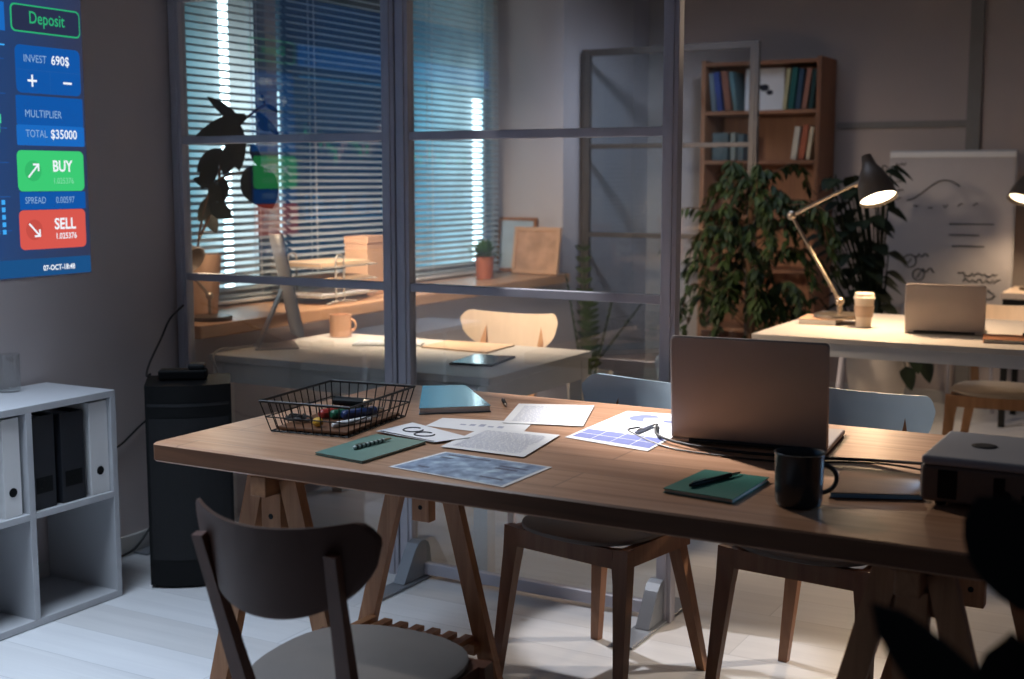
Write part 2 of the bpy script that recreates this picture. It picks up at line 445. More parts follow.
# background with a left-to-right gradient
m, nt, b = newmat('screen_background')
tc = nt.nodes.new('ShaderNodeTexCoord'); sx_ = nt.nodes.new('ShaderNodeSeparateXYZ'); rp = nt.nodes.new('ShaderNodeValToRGB')
mr = nt.nodes.new('ShaderNodeMapRange'); mr.inputs['From Min'].default_value = -.95; mr.inputs['From Max'].default_value = .98
nt.links.new(tc.outputs['Object'], sx_.inputs[0]); nt.links.new(sx_.outputs['Y'], mr.inputs['Value']); nt.links.new(mr.outputs[0], rp.inputs['Fac'])
rp.color_ramp.elements[0].color = lin('#12345e'); rp.color_ramp.elements[1].color = lin('#323a58')
e = rp.color_ramp.elements.new(.72); e.color = lin('#1d4a86'); e = rp.color_ramp.elements.new(.86); e.color = lin('#27406e')
nt.links.new(rp.outputs['Color'], b.inputs['Emission Color']); b.inputs['Emission Strength'].default_value = .9
b.inputs['Base Color'].default_value = lin('#202020')
srect('picture_background', 1.25, 3.176, 1.045, 2.12, m, 0.0005)
eW = emit('ui_white', '#f2f8ff', 1.0); eG = emit('ui_green', '#3ecf78', .95); eGl = emit('ui_green_line', '#2fb87a', .9); eR = emit('ui_red', '#dd5a50', .95)
eB = emit('ui_blue', '#125aae', .9); eB2 = emit('ui_blue_light', '#1b6cc4', .95); eBar = emit('ui_bar', '#1d5790', .85); eDim = emit('ui_dim_text', '#8fb4de', .9)
eGd = emit('ui_green_text', '#8fe6b4', .9); eGc = emit('ui_green_disc', '#38c170', .9); eRc = emit('ui_red_disc', '#cf534a', .9); eC = emit('ui_cyan', '#3fa5ef', 1.1)
eLine = emit('ui_line', '#2a62ac', .9)
# deposit button outline
dp = srect('deposit_button', 2.882, 3.168, 1.842, 1.932, eGl, .0015, .018)
srect('button_inside', 2.887, 3.163, 1.847, 1.927, emit('ui_dark', '#2b3350', .9), .003, .015, dp)
stext('Deposit', 3.025, 1.873, .056, eGl, 'CENTER', .0004, sx=.82)
p1 = srect('invest_panel', 2.893, 3.162, 1.648, 1.802, eB, .0015, .02)
stext('INVEST', 2.922, 1.748, .035, eDim, sx=.85); stext('690$', 3.035, 1.746, .043, eW, bold=.0005, sx=.88)
srect('plus_sign', 2.938, 2.976, 1.685, 1.692, eW, .003); srect('plus_sign', 2.9535, 2.9605, 1.669, 1.708, eW, .0031); srect('minus_sign', 3.085, 3.122, 1.685, 1.692, eW, .003)
srect('divider', 2.893, 3.162, 1.722, 1.7235, eLine, .003); srect('divider', 3.03, 3.0315, 1.65, 1.722, eLine, .003)
srect('multiplier_panel', 2.888, 3.166, 1.545, 1.640, eB, .0015, .006)
srect('total_panel', 2.886, 3.168, 1.478, 1.545, eB2, .0015, .006)
stext('MULTIPLIER', 2.918, 1.570, .035, eDim, sx=.84); stext('TOTAL', 2.918, 1.505, .035, eDim, sx=.8); stext('$35000', 3.02, 1.503, .042, eW, bold=.0005, sx=.88)
srect('buy_button', 2.882, 3.160, 1.328, 1.462, eG, .0015, .018)
srect('sell_button', 2.880, 3.158, 1.136, 1.266, eR, .0015, .018)
srect('spread_panel', 2.886, 3.162, 1.268, 1.326, eB, .0012)
def disc(y, z, m):
    MB().add([sp(y + .034 * cos(a * pi / 12), z + .034 * sin(a * pi / 12), .003) for a in range(24)], [tuple(range(24))]).build('arrow_disc', m, scr)
disc(2.944, 1.395, eGc); disc(2.938, 1.201, eRc)
def arrow(y, z, dy):
    a = MB(); s = .021
    def bar(p, q, wd):
        p = Vector((p[0], p[1])); q = Vector((q[0], q[1])); t = (q - p).normalized(); n = Vector((-t.y, t.x)) * wd
        a.add([sp(*(p + n), .0045), sp(*(q + n), .0045), sp(*(q - n), .0045), sp(*(p - n), .0045)], [(0, 1, 2, 3)])
    bar((y - s, z - dy * s), (y + s, z + dy * s), .0032)
    bar((y + s + .003, z + dy * s), (y + s - .022, z + dy * s), .0032)
    bar((y + s, z + dy * s + dy * .003), (y + s, z + dy * s - dy * .022), .0032)
    a.build('arrow', eW, scr)
arrow(2.944, 1.395, 1); arrow(2.938, 1.201, -1)
stext('BUY', 3.022, 1.394, .052, eW, bold=.0012, sx=.86); stext('1.025376', 3.022, 1.353, .028, eGd, sx=.85)
stext('SPREAD', 2.903, 1.288, .031, eDim, sx=.8); stext('0.00597', 3.03, 1.288, .031, eDim, sx=.8)
stext('SELL', 3.020, 1.201, .052, eW, bold=.0012, sx=.9); stext('1.025376', 3.022, 1.168, .028, eW, bold=.0004, sx=.88)
srect('bottom_bar', 1.25, 3.174, 1.047, 1.105, eBar, .0012)
stext('07-OCT-18:48', 2.965, 1.064, .025, eW, bold=.0006, sx=.9)
# price chart to the left of the panel (mostly beyond the frame edge)
ch3 = MB(); z = 1.55
cG = emit('candle_green', '#4fd8a0', .9); cP = emit('candle_pale', '#d8b8c8', .8)
rr = random.Random(3)
for i in range(58):
    y = 1.32 + i * .0262
    dz = rr.uniform(-.045, .05); hh = abs(dz) + .015
    zz = min(z, z + dz)
    cd = MB().add([sp(*p, .0022) for p in ((y, zz), (y + .006, zz), (y + .006, zz - .03), (y + .008, zz - .03), (y + .008, zz), (y + .014, zz), (y + .014, zz + hh), (y + .008, zz + hh), (y + .008, zz + hh + .03), (y + .006, zz + hh + .03), (y + .006, zz + hh), (y, zz + hh))], [tuple(range(12))])
    cd.build('price_candle', cG if dz > 0 else cP, scr)
    z = min(1.80, max(1.42, z + dz))
    for q in range(rr.randint(1, 5)):
        ch3.add([sp(y, 1.19 + q * .024, .002), sp(y + .014, 1.19 + q * .024, .002), sp(y + .014, 1.205 + q * .024, .002), sp(y, 1.205 + q * .024, .002)], [(0, 1, 2, 3)])
ch3.build('volume_bars', eC, scr)
gl = MB()
for i in range(6):
    gl.add([sp(1.27, 1.2 + i * .11, .0011), sp(2.85, 1.2 + i * .11, .0011), sp(2.85, 1.2025 + i * .11, .0011), sp(1.27, 1.2025 + i * .11, .0011)], [(0, 1, 2, 3)])
gl.build('grid_lines', eLine, scr)
srect('header_line', 1.27, 2.855, 1.793, 1.798, eC, .0012); srect('header_bar', 1.27, 2.86, 1.84, 1.93, eB2, .0012)

# ------------------------------------------------------------------ glass partitions
def partition(name, label, loc, W, H, m, gm, foot_x, rails, wallside=False, group=None):
    t = thing(name, label, 'partition', loc, 0, group)
    for x in (0, W - .05):
        MB().box(x, x + .05, -.02, .02, 0.0, H, .003).box(x + .014, x + .036, -.026, .026, 0.0, H, .002).build('post', m, t)
    prev = None
    for i, z in enumerate(rails):
        hh = .028 if 0 < i < len(rails) - 1 else .04
        MB().box(.05, W - .05, -.016, .016, z - hh / 2, z + hh / 2, .003).build('rail', m, t)
        if prev is not None:
            MB().box(.052, W - .052, -.002, .002, prev + .01, z - .01).build('glass_pane', gm, t)
        prev = z
    for fx in foot_x:
        f = MB().box(fx - .035, fx + .035, -.29, .075 if fx < .5 else .2, .002, .010, .002)
        f.build('base_plate', M['foot'], t)
        poly = [(-.11, 0), (.06, 0), (.062, .02), (.052, .09), (.042, .112), (.022, .125), (.0, .127), (-.022, .12), (-.042, .10)]
        mt = Matrix(((0, 0, 1, fx - .022), (1, 0, 0, -.03), (0, 1, 0, .012), (0, 0, 0, 1)))
        MB().prism(poly, 0, .044, mt).build('foot_bracket', M['foot'], t)
    return t
rl = [.035, 1.005, 1.51, 2.03]
partition('glass_partition', 'left bay of the grey-framed glass partition, touching the left wall', (-3.462, 3.6, 0), 1.0, 2.05, M['alu'], M['glass'], [.04], rl)
partition('glass_partition', 'right bay of grey-framed glass partition, its free end behind the laptop', (-2.455, 3.6, 0), 1.008, 2.05, M['alu'], M['glass'], [.075, .965], rl)
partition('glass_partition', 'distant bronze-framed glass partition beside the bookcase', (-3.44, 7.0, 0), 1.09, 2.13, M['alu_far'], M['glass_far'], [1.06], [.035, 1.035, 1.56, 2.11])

# ------------------------------------------------------------------ main table
TZ = .75
tb = thing('work_table', 'long pine worktable on two trestles in the foreground', 'table', (-1.17, 2.685, 0))
poly = []
hx, hy, r = 1.032, .508, .014
for cx, cy, a0 in ((hx - r, hy - r, 0), (-hx + r, hy - r, 90), (-hx + r, -hy + r, 180), (hx - r, -hy + r, 270)):
    for i in range(7):
        a = radians(a0 + i * 15); poly.append((cx + r * cos(a), cy + r * sin(a)))
def inset(pl, d):
    return [(x - d * (1 if x > 0 else -1), y - d * (1 if y > 0 else -1)) for x, y in pl]
n = len(poly)
def ring(pl, z): return [(x, y, z) for x, y in pl]
vs = ring(inset(poly, .004), TZ - .045) + ring(poly, TZ - .041) + ring(poly, TZ - .004) + ring(inset(poly, .004), TZ)
mbt = MB().add(vs, [(i + a * n, (i + 1) % n + a * n, (i + 1) % n + (a + 1) * n, i + (a + 1) * n) for a in range(3) for i in range(n)] + [tuple(range(n - 1, -1, -1)), tuple(3 * n + i for i in range(n))])
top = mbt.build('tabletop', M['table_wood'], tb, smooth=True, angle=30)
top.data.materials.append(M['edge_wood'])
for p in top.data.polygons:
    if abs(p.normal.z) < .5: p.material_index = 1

def trestle(x, label):
    t = thing('trestle', label, 'trestle', (x, 2.555, 0), 0, 'trestles under the worktable')
    MB().box(-.022, .022, -.37, .37, .655, .703, .003).build('top_bar', M['trestle_y'], t)
    for y in (-.31, .31):
        for s in (-1, 1):
            MB().beam((s * .045, y, .69), (s * .225, y, .0), .048, .028, ref=(1, 0, 0)).build('leg', M['trestle_wood'], t)
        MB().box(-.028, .028, y - .017, y + .017, .44, .655, .002).build('height_post', M['trestle_wood'], t)
        h = MB()
        for q in range(4):
            h.lathe([(.0065, -.0185), (.0065, .0185)], 10, mtx=Matrix.Translation((0, y, .48 + q * .04)) @ Matrix.Rotation(pi / 2, 4, 'X'))
        h.build('peg_hole', M['black'], t)
        MB().box(-.06, .06, y - .03 * (1 if y > 0 else -1) - .01, y - .03 * (1 if y > 0 else -1) + .01, .60, .65, .002).build('hinge_block', M['trestle_wood'], t)
        MB().box(-.19, .19, y - .05 if y > 0 else y + .02, y - .02 if y > 0 else y + .05, .105, .135, .002).build('shelf_rail', M['trestle_y'], t)
    for q in range(7):
        xx = -.16 + q * .053
        MB().box(xx - .014, xx + .014, -.29, .29, .136, .15, .002).build('shelf_slat', M['trestle_y'], t)
    return t
tr1 = trestle(-1.885, 'pine trestle with slatted shelf at the left end of the worktable')
tr2 = dup(tr1, (-.45, 2.555, 0), 0, 'shadowed pine trestle at right end of worktable, below the projector')

# ------------------------------------------------------------------ chairs
def chair(label, loc, rz, shell, seat, wood, hw=.196):
    t = thing('dining_chair', label, 'chair', loc, rz)
    # seat: rounded, narrower at the back
    N = 40; rings = []
    for (k_, z) in ((.93, .431), (1, .437), (1, .446), (.965, .451)):
        rg = []
        for i in range(N):
            a = 2 * pi * i / N; c, s_ = cos(a), sin(a)
            x = abs(c) ** .8 * (1 if c > 0 else -1); y = abs(s_) ** .8 * (1 if s_ > 0 else -1)
            wd = .204 - .022 * (1 - y) / 2
            rg.append((x * wd * k_, y * .205 * k_, z))
        rings += rg
    MB().add(rings, [(i + a * N, (i + 1) % N + a * N, (i + 1) % N + (a + 1) * N, i + (a + 1) * N) for a in range(3) for i in range(N)] + [tuple(range(N - 1, -1, -1)), tuple(3 * N + i for i in range(N))]).build('seat', seat, t, smooth=True, angle=40)
    # front legs with shoulder
    for s in (-1, 1):
        MB().beam((s * .178, .150, .43), (s * .185, .157, .34), .054, .034, .044, .030).beam((s * .185, .157, .345), (s * .208, .200, 0), .044, .030, .025, .022).build('leg', wood, t)
    # rear legs run on as back posts
    for s in (-1, 1):
        MB().beam((s * .122, -.168, .42), (s * .186, -.235, 0), .044, .036, .026, .024).beam((s * .112, -.168, .385), (s * .143, -.268, .752), .036, .026, .024, .016).build('leg', wood, t)
    ap = MB()
    ap.beam((-.16, .158, .405), (.16, .158, .405), .05, .022, ref=(0, 0, 1)).beam((-.16, -.165, .405), (.16, -.165, .405), .05, .022, ref=(0, 0, 1))
    for s in (-1, 1): ap.beam((s * .176, -.155, .405), (s * .18, .15, .405), .05, .022, ref=(0, 0, 1))
    ap.build('apron', wood, t)
    # curved D-shaped backrest
    U, V = 44, 8; vs = []; fs = []
    for side in (0, 1):
        for i in range(U + 1):
            u = -1 + 2 * i / U; au = abs(u)
            zt = .79 + .02 * u * u - .035 * max(0, (au - .82) / .18) ** 2.5
            zb = .625 + .145 * (1 - sqrt(max(0, 1 - au ** 2.3)))
            zb = min(zb, zt - .012)
            for j in range(V + 1):
                v = j / V; z = zb + (zt - zb) * v
                x = u * hw; y = -.268 + .085 * u * u - (z - .57) * .16
                off = .011 * (1 if side else 0)
                vs.append((x - (0 if not side else -u * .004), y + off, z))
    K = (U + 1) * (V + 1)
    idx = lambda sd, i, j: sd * K + i * (V + 1) + j
    for i in range(U):
        for j in range(V):
            fs.append((idx(0, i, j), idx(0, i + 1, j), idx(0, i + 1, j + 1), idx(0, i, j + 1)))
            fs.append((idx(1, i, j), idx(1, i, j + 1), idx(1, i + 1, j + 1), idx(1, i + 1, j)))
        for j in (0, V): fs.append((idx(0, i, j), idx(1, i, j), idx(1, i + 1, j), idx(0, i + 1, j)))
    for j in range(V):
        for i in (0, U): fs.append((idx(0, i, j), idx(0, i, j + 1), idx(1, i, j + 1), idx(1, i, j)))
    MB().add(vs, fs).build('backrest', shell, t, smooth=True, angle=45)
    return t
chair('brown chair seen from behind, in front of the worktable on the left', (-1.412, 1.91, 0), radians(1), M['shell_brown'], M['seat_grey'], M['chair_brown'])
cA = chair('pale grey chair tucked under far side of worktable, left of the laptop', (-1.452, 3.085, 0), radians(169), M['shell_grey'], M['seat_grey'], M['chair_wood'], .22)
dup(cA, (-.885, 3.20, 0), radians(174), 'pale grey chair at far side of worktable, behind and right of the laptop')
cB = chair('birch chair behind the white desk inside the glassed office', (-2.655, 4.52, 0), radians(184), M['shell_light'], M['seat_light'], M['chair_light'], .225)
dup(cB, (-.86, 5.94, 0), radians(184), 'birch chair behind the lamp-lit desk at the right')

# ------------------------------------------------------------------ things on the main table
def rz_m(x, y, z, a): return Matrix.Translation((x, y, z)) @ Matrix.Rotation(a, 4, 'Z')
def laptop(label, loc, rz, W, D, Hh, tilt):
    t = thing('laptop', label, 'laptop', loc, rz)
    MB().box(-W / 2, W / 2, .0, D, .002, .014, .004).build('base', M['silver'], t)
    MB().box(-W / 2 + .025, W / 2 - .025, .03, D * .56, .0145, .0155).build('keyboard', M['keys'], t)
    MB().box(-.05, .05, D * .62, D * .94, .0145, .0150).build('touchpad', M['silver_edge'], t)
    # lid
    a = tilt
    mt = Matrix.Translation((0, 0.004, .012)) @ Matrix.Rotation(a, 4, 'X')
    r = .012; pl = []
    for cx, cz, a0 in ((W / 2 - r, Hh - r, 0), (-W / 2 + r, Hh - r, 90), (-W / 2 + r * .5, r * .5, 180), (W / 2 - r * .5, r * .5, 270)):
        for i in range(6):
            an = radians(a0 + i * 18); pl.append((cx + r * cos(an) * (1 if a0 < 180 else .5), cz + r * sin(an) * (1 if a0 < 180 else .5)))
    m2 = mt @ Matrix(((1, 0, 0, 0), (0, 0, -1, 0), (0, 1, 0, 0), (0, 0, 0, 1)))
    n_ = len(pl); ins = [(x - .0035 * (1 if x > 0 else -1), z_ - .0035 * (1 if z_ > Hh / 2 else -1)) for x, z_ in pl]
    vs_ = [(x, z_, -.003) for x, z_ in pl] + [(x, z_, .0003) for x, z_ in pl] + [(x, z_, .0035) for x, z_ in ins]
    l = MB().add(vs_, [(i + a_ * n_, (i + 1) % n_ + a_ * n_, (i + 1) % n_ + (a_ + 1) * n_, i + (a_ + 1) * n_) for a_ in range(2) for i in range(n_)] + [tuple(range(n_ - 1, -1, -1)), tuple(2 * n_ + i for i in range(n_))], m2).build('lid', M['silver'], t)
    MB().box(-W / 2 + .008, W / 2 - .008, .0033, .0038, .012, Hh - .008, 0, mt).build('display', M['screen_off'], l)
    MB().lathe([(.0045, -W * .38), (.0045, W * .38)], 12, mtx=Matrix.Translation((0, .001, .009)) @ Matrix.Rotation(pi / 2, 4, 'Y')).build('hinge', M['keys'], t)
    return t
laptop('large open laptop seen from behind in middle of the worktable', (-.948, 2.803, TZ), radians(6), .366, .25, .247, radians(6))

mg = thing('mug', 'dark enamel mug with handle on the worktable, right of teal notebook', 'mug', (-.692, 2.352, TZ))
MB().lathe([(.030, .001), (.039, .003), (.042, .012), (.043, .05), (.0435, .094), (.0455, .098), (.0435, .0985), (.040, .094), (.039, .08), (.001, .079)], 36).build('body', M['mug_dark'], mg, smooth=True, angle=50)
MB().lathe([(.001, .081), (.0388, .0812)], 30, cap=False).build('drink', M['coffee'], mg)
hd = []
for i in range(13):
    a = -pi / 2 + pi * i / 12
    hd.append((.041 + .03 * cos(a), .004, .047 + .026 * sin(a)))
MB().tube(hd, .0045, 8).build('handle', M['mug_dark'], mg, smooth=True)
mg.rotation_euler = (0, 0, radians(34)); mg.scale = (1.06, 1.06, 1.06)

def quad_thing(pts): 
    c = Vector((sum(p[0] for p in pts) / 4, sum(p[1] for p in pts) / 4)); return c
def sheet(name, label, cat, pts, z, m, th=.0006, group=None):
    c = quad_thing(pts)
    t = thing(name, label, cat, (c.x, c.y, z), 0, group)
    MB().prism([(p[0] - c.x, p[1] - c.y) for p in pts], 0, th).build('page', m, t)
    def uv(u, v):   # u along p0->p3, v along p0->p1
        a = Vector(pts[0][:2]).lerp(Vector(pts[3][:2]), u); b_ = Vector(pts[1][:2]).lerp(Vector(pts[2][:2]), u)
        q = a.lerp(b_, v) - c
        return (q.x, q.y, th + .0003)
    def patch(mb, u0, u1, v0, v1): mb.add([uv(u0, v0), uv(u1, v0), uv(u1, v1), uv(u0, v1)], [(0, 1, 2, 3)])
    return t, uv, patch
# 1 chart sheet with lavender table and pie
t, uv, patch = sheet('paper_sheet', 'brightly lit chart printout with lavender table, left of the laptop', 'paper', [(-1.372, 2.705), (-1.385, 3.10), (-1.165, 3.13), (-1.135, 2.655)], TZ + .0012, M['white_paper'])
mb = MB()
for i in range(2):
    for j in range(4): patch(mb, .04 + j * .235, .04 + j * .235 + .225, .06 + i * .13, .18 + i * .13)
mb.build('printed_table', M['purple'], t)
mb = MB()
for j in range(4):
    for i in range(3): patch(mb, .1 + j * .2, .1 + j * .2 + rr.uniform(.08, .17), .42 + i * .06, .445 + i * .06)
mb.build('printed_text', M['ink'], t)
mb = MB(); pv = [uv(.35, .8)]
for i in range(22): a = i * pi * 1.5 / 21 + .4; pv.append(uv(.35 + .17 * cos(a), .80 + .11 * sin(a)))
mb.add(pv, [(0, i, i + 1) for i in range(1, 22)]); patch(mb, .62, .86, .72, .78)
mb.build('printed_pie_chart', M['purple'], t)
# 2 text page, right top
def textpage(label, pts, z, lines=20):
    t, uv, patch = sheet('paper_sheet', label, 'paper', pts, z, M['white_paper'])
    mb = MB()
    for i in range(lines):
        v = .1 + .8 * i / lines; u = .1
        while u < .86:
            wl = rr.uniform(.03, .10)
            patch(mb, u, min(.9, u + wl), v, v + .014); u += wl + .015
    mb.build('printed_text', M['ink'], t)
textpage('white text page near the worktable\'s far edge, left of the chart printout', [(-1.592, 2.785), (-1.69, 3.05), (-1.495, 3.125), (-1.392, 2.845)], TZ + .0026)
# mid page under, centre page
t, uv, patch = sheet('paper_sheet', 'white sheet with faint sketch lying partly under other pages', 'paper', [(-1.745, 2.665), (-1.765, 2.775), (-1.53, 2.84), (-1.475, 2.66)], TZ + .0006, M['white_paper'])
mb = MB()
for i in range(5): patch(mb, .3 + .1 * i, .36 + .1 * i, .4, .5 + .05 * (i % 3))
mb.build('printed_sketch', M['ink'], t)
textpage('white text page in the middle of the spread of papers', [(-1.571, 2.46), (-1.60, 2.705), (-1.39, 2.715), (-1.348, 2.455)], TZ + .0032, 22)
# drawn sheet with ovals and dark band
t, uv, patch = sheet('paper_sheet', 'white sheet with two drawn ovals and dark line, above sage notebook', 'paper', [(-1.605, 2.485), (-1.80, 2.528), (-1.785, 2.665), (-1.56, 2.575)], TZ + .0052, M['white_paper'])
mb = MB(); patch(mb, .02, .09, .03, .97); mb.build('printed_band', M['ink_dark'], t)
for cu, cv in ((.42, .42), (.55, .70)):
    pts = [Vector(uv(cu + .2 * cos(a * pi / 12), cv + .12 * sin(a * pi / 12))) for a in range(22)]
    MB().tube(pts, .0024, 5).build('drawn_oval', M['ink_dark'], t)
# blue photo print
m, nt, b = newmat('blue_print'); nz = nt.nodes.new('ShaderNodeTexNoise'); nz.inputs['Scale'].default_value = 26; nz.inputs['Detail'].default_value = 6
tc = nt.nodes.new('ShaderNodeTexCoord'); rp = nt.nodes.new('ShaderNodeValToRGB')
rp.color_ramp.elements[0].position = .35; rp.color_ramp.elements[0].color = lin('#4d658a'); rp.color_ramp.elements[1].position = .72; rp.color_ramp.elements[1].color = lin('#c2dcec')
e = rp.color_ramp.elements.new(.52); e.color = lin('#8099bb')
nt.links.new(tc.outputs['Object'], nz.inputs['Vector']); nt.links.new(nz.outputs['Fac'], rp.inputs['Fac']); nt.links.new(rp.outputs['Color'], b.inputs['Base Color']); b.inputs['Roughness'].default_value = .35
t, uv, patch = sheet('printed_page', 'blue printed infographic page near the worktable\'s front edge', 'paper', [(-1.56, 2.235), (-1.535, 2.425), (-1.25, 2.405), (-1.252, 2.195)], TZ + .0012, M['white_paper'])
mb = MB(); patch(mb, .03, .97, .03, .97); mb.build('printed_picture', m, t)
mb = MB()
for uu, vv, wd in ((.1, .84, .4), (.1, .7, .12), (.65, .7, .25), (.65, .6, .2), (.7, .2, .2), (.15, .2, .1)):
    q = [Vector(uv(uu, vv)), Vector(uv(uu + wd, vv)), Vector(uv(uu + wd, vv + .05)), Vector(uv(uu, vv + .05))]
    mb.add([p + Vector((0, 0, .0003)) for p in q], [(0, 1, 2, 3)])
mb.build('printed_blocks', M['bluep'], t)

def notebook(name, label, pts, z, th, cover, pages, cat='notebook'):
    c = quad_thing(pts); t = thing(name, label, cat, (c.x, c.y, z))
    q = [(p[0] - c.x, p[1] - c.y) for p in pts]
    qi = [(x * .975, y * .975) for x, y in q]
    MB().prism(q, 0, .0014).build('back_cover', cover, t)
    MB().prism(qi, .0015, th - .0015).build('page_block', pages, t)
    MB().prism(q, th - .0014, th).build('front_cover', cover, t)
    return t
notebook('notebook', 'sage green notebook on left part of the worktable, below oval drawing', [(-1.775, 2.255), (-1.778, 2.495), (-1.622, 2.478), (-1.628, 2.232)], TZ + .001, .006, M['green_cover'], M['pages'])
notebook('notebook', 'dark teal notebook in front of the large laptop', [(-.955, 2.315), (-.942, 2.512), (-.80, 2.508), (-.803, 2.296)], TZ + .001, .009, M['teal_cover'], M['pages'])
def pen(label, a, b_, z, m, r=.0045, clip=True, name='pen'):
    a = Vector((a[0], a[1], z + r)); b_ = Vector((b_[0], b_[1], z + r)); c = (a + b_) / 2
    t = thing(name, label, 'pen', c)
    d = (b_ - a) / 2
    MB().tube([-d, -d * .92, d * .55, d * .57], [r * .6, r, r, r * .9], 10).build('barrel', m, t, smooth=True)
    MB().tube([d * .57, d * .9, d], [r * .8, r * .5, r * .15], 10).build('tip', M['chrome'], t, smooth=True)
    if clip: MB().tube([-d * .9 + Vector((0, 0, r * 1.15)), -d * .4 + Vector((0, 0, r * 1.15))], r * .25, 6).build('clip', M['chrome'], t)
    return t
# patterned pen on the sage notebook: striped barrel
m, nt, b = newmat('striped_barrel'); wv = nt.nodes.new('ShaderNodeTexWave'); wv.inputs['Scale'].default_value = 22; tc = nt.nodes.new('ShaderNodeTexCoord'); rp = nt.nodes.new('ShaderNodeValToRGB')
wv.bands_direction = 'Y'
rp.color_ramp.interpolation = 'CONSTANT'; rp.color_ramp.elements[0].color = lin('#1a2426'); rp.color_ramp.elements[1].position = .5; rp.color_ramp.elements[1].color = lin('#c3d0cd')
nt.links.new(tc.outputs['Object'], wv.inputs['Vector']); nt.links.new(wv.outputs['Fac'], rp.inputs['Fac']); nt.links.new(rp.outputs['Color'], b.inputs['Base Color'])
pen('slim striped pen lying on the sage green notebook', (-1.713, 2.315), (-1.700, 2.45), TZ + .0075, m, .0048)
pen('black pen lying on the dark teal notebook', (-.908, 2.34), (-.858, 2.50), TZ + .0105, M['black'], .005)
pen('small dark pen near the blue book at worktable\'s far edge', (-1.752, 3.07), (-1.70, 2.995), TZ + .0008, M['black'], .005)
pen('grey pen lying on the chart printout beside the laptop', (-1.237, 2.82), (-1.236, 2.945), TZ + .0025, M['ink'], .004)
notebook('hardcover_book', 'thick book with glossy blue cover beside the wire basket', [(-1.845, 2.785), (-2.04, 3.10), (-1.94, 3.175), (-1.70, 2.915)], TZ + .001, .017, M['blue_cover'], M['white_paper'], 'book')
fo = notebook('slim_folder', 'slim dark folder with blue-lit edge between mug and projector', [(-.655, 2.43), (-.69, 2.665), (-.53, 2.675), (-.49, 2.50)], TZ + .001, .012, M['edge_wood'], M['blue_edge'], 'folder')

# wire basket
bk = thing('wire_basket', 'black wire basket holding pens and cable on the worktable', 'basket', (-1.945, 2.575, TZ), radians(7))
def brect(w, d, z): return [(-w, -d, z), (w, -d, z), (w, d, z), (-w, d, z)]
def lerpv(a, b_, t): return tuple(x + (y - x) * t for x, y in zip(a, b_))
BW, BD, TW, TD, BH = .108, .150, .125, .172, .080
rim = brect(TW, TD, BH); low = brect(BW, BD, .004); midr = brect((BW + TW) / 2, (BD + TD) / 2, BH * .5)
MB().tube(rim, .0032, 6, closed=True).build('rim', M['wire'], bk)
mb = MB().tube(low, .0018, 5, closed=True).tube(midr, .0018, 5, closed=True)
for i in range(4):
    nW = 9 if i % 2 == 0 else 11
    for j in range(nW + 1):
        u = j / nW
        mb.tube([lerpv(rim[i], rim[(i + 1) % 4], u), lerpv(low[i], low[(i + 1) % 4], u)], .0016, 5)
mb.build('side_wires', M['wire'], bk)
mb = MB()
for j in range(10): x = -BW + 2 * BW * j / 9; mb.tube([(x, -BD, .003), (x, BD, .003)], .0014, 5)
for j in range(12): y = -BD + 2 * BD * j / 11; mb.tube([(-BW, y, .003), (BW, y, .003)], .0014, 5)
mb.build('floor_wires', M['wire'], bk)
# a wooden board inside the basket and its contents
BZ = TZ + .006
tag(MB().box(-.098, .098, -.14, .14, 0, .008, .002).build('wooden_tray', M['edge_wood'], None, (-1.945, 2.575, BZ), rot=(0, 0, radians(7))), 'thin brown wooden tray lining the wire basket', 'tray')
BZ += .0085
pen('thick red marker inside the wire basket', (-1.99, 2.55), (-1.96, 2.67), BZ, M['red'], .012, False, 'marker_pen')
pen('thick green marker inside the wire basket', (-1.962, 2.56), (-1.925, 2.68), BZ, M['greenp'], .012, False, 'marker_pen')
pen('thick dark blue marker inside the wire basket', (-1.935, 2.57), (-1.89, 2.69), BZ, M['bluep'], .012, False, 'marker_pen')
pen('thick black marker across the others inside the wire basket', (-2.00, 2.62), (-1.89, 2.64), BZ + .0245, M['black'], .011, False, 'marker_pen')
pen('white slim pen along right side of the wire basket', (-1.89, 2.47), (-1.855, 2.62), BZ, M['white_lam'], .007, False)
tag(MB().sphere((0, 0, .012), .012, 8, (1.2, 1, 1)).build('rubber_ball', M['yellow'], None, (-1.93, 2.465, BZ), smooth=True), 'small yellow rubber ball at front corner inside the wire basket', 'ball')
cp = []
for i in range(70):
    a = i * .45; rr_ = .022 + .008 * sin(i * .7)
    cp.append((rr_ * cos(a) * 1.3, rr_ * sin(a), .005 + .012 * (i % 9) / 9))
tag(MB().tube(cp, .0025, 6).build('coiled_cable', M['cable'], None, (-2.02, 2.50, BZ), smooth=True), 'black coiled cable in left end of the wire basket', 'cable')

# cables from the laptop to the projector
def spline(pts, n=8):
    P = [Vector(p) for p in pts]; out = []
    for i in range(len(P) - 1):
        p0 = P[max(i - 1, 0)]; p1 = P[i]; p2 = P[i + 1]; p3 = P[min(i + 2, len(P) - 1)]
        for k_ in range(n):
            t = k_ / n
            out.append(.5 * ((2 * p1) + (p2 - p0) * t + (2 * p0 - 5 * p1 + 4 * p2 - p3) * t * t + (3 * p1 - p0 - 3 * p2 + p3) * t ** 3))
    out.append(P[-1]); return out
cz = TZ + .006
tag(MB().tube(spline([(-1.232, 2.94, cz), (-1.17, 2.80, cz + .004), (-1.07, 2.735, cz + .003), (-.937, 2.73, cz), (-.80, 2.75, cz), (-.66, 2.79, cz), (-.50, 2.76, cz + .012), (-.477, 2.72, cz + .014)]), .0035, 8).build('power_cable', M['cable'], smooth=True), 'thick black cable running past the laptop to the projector', 'cable')
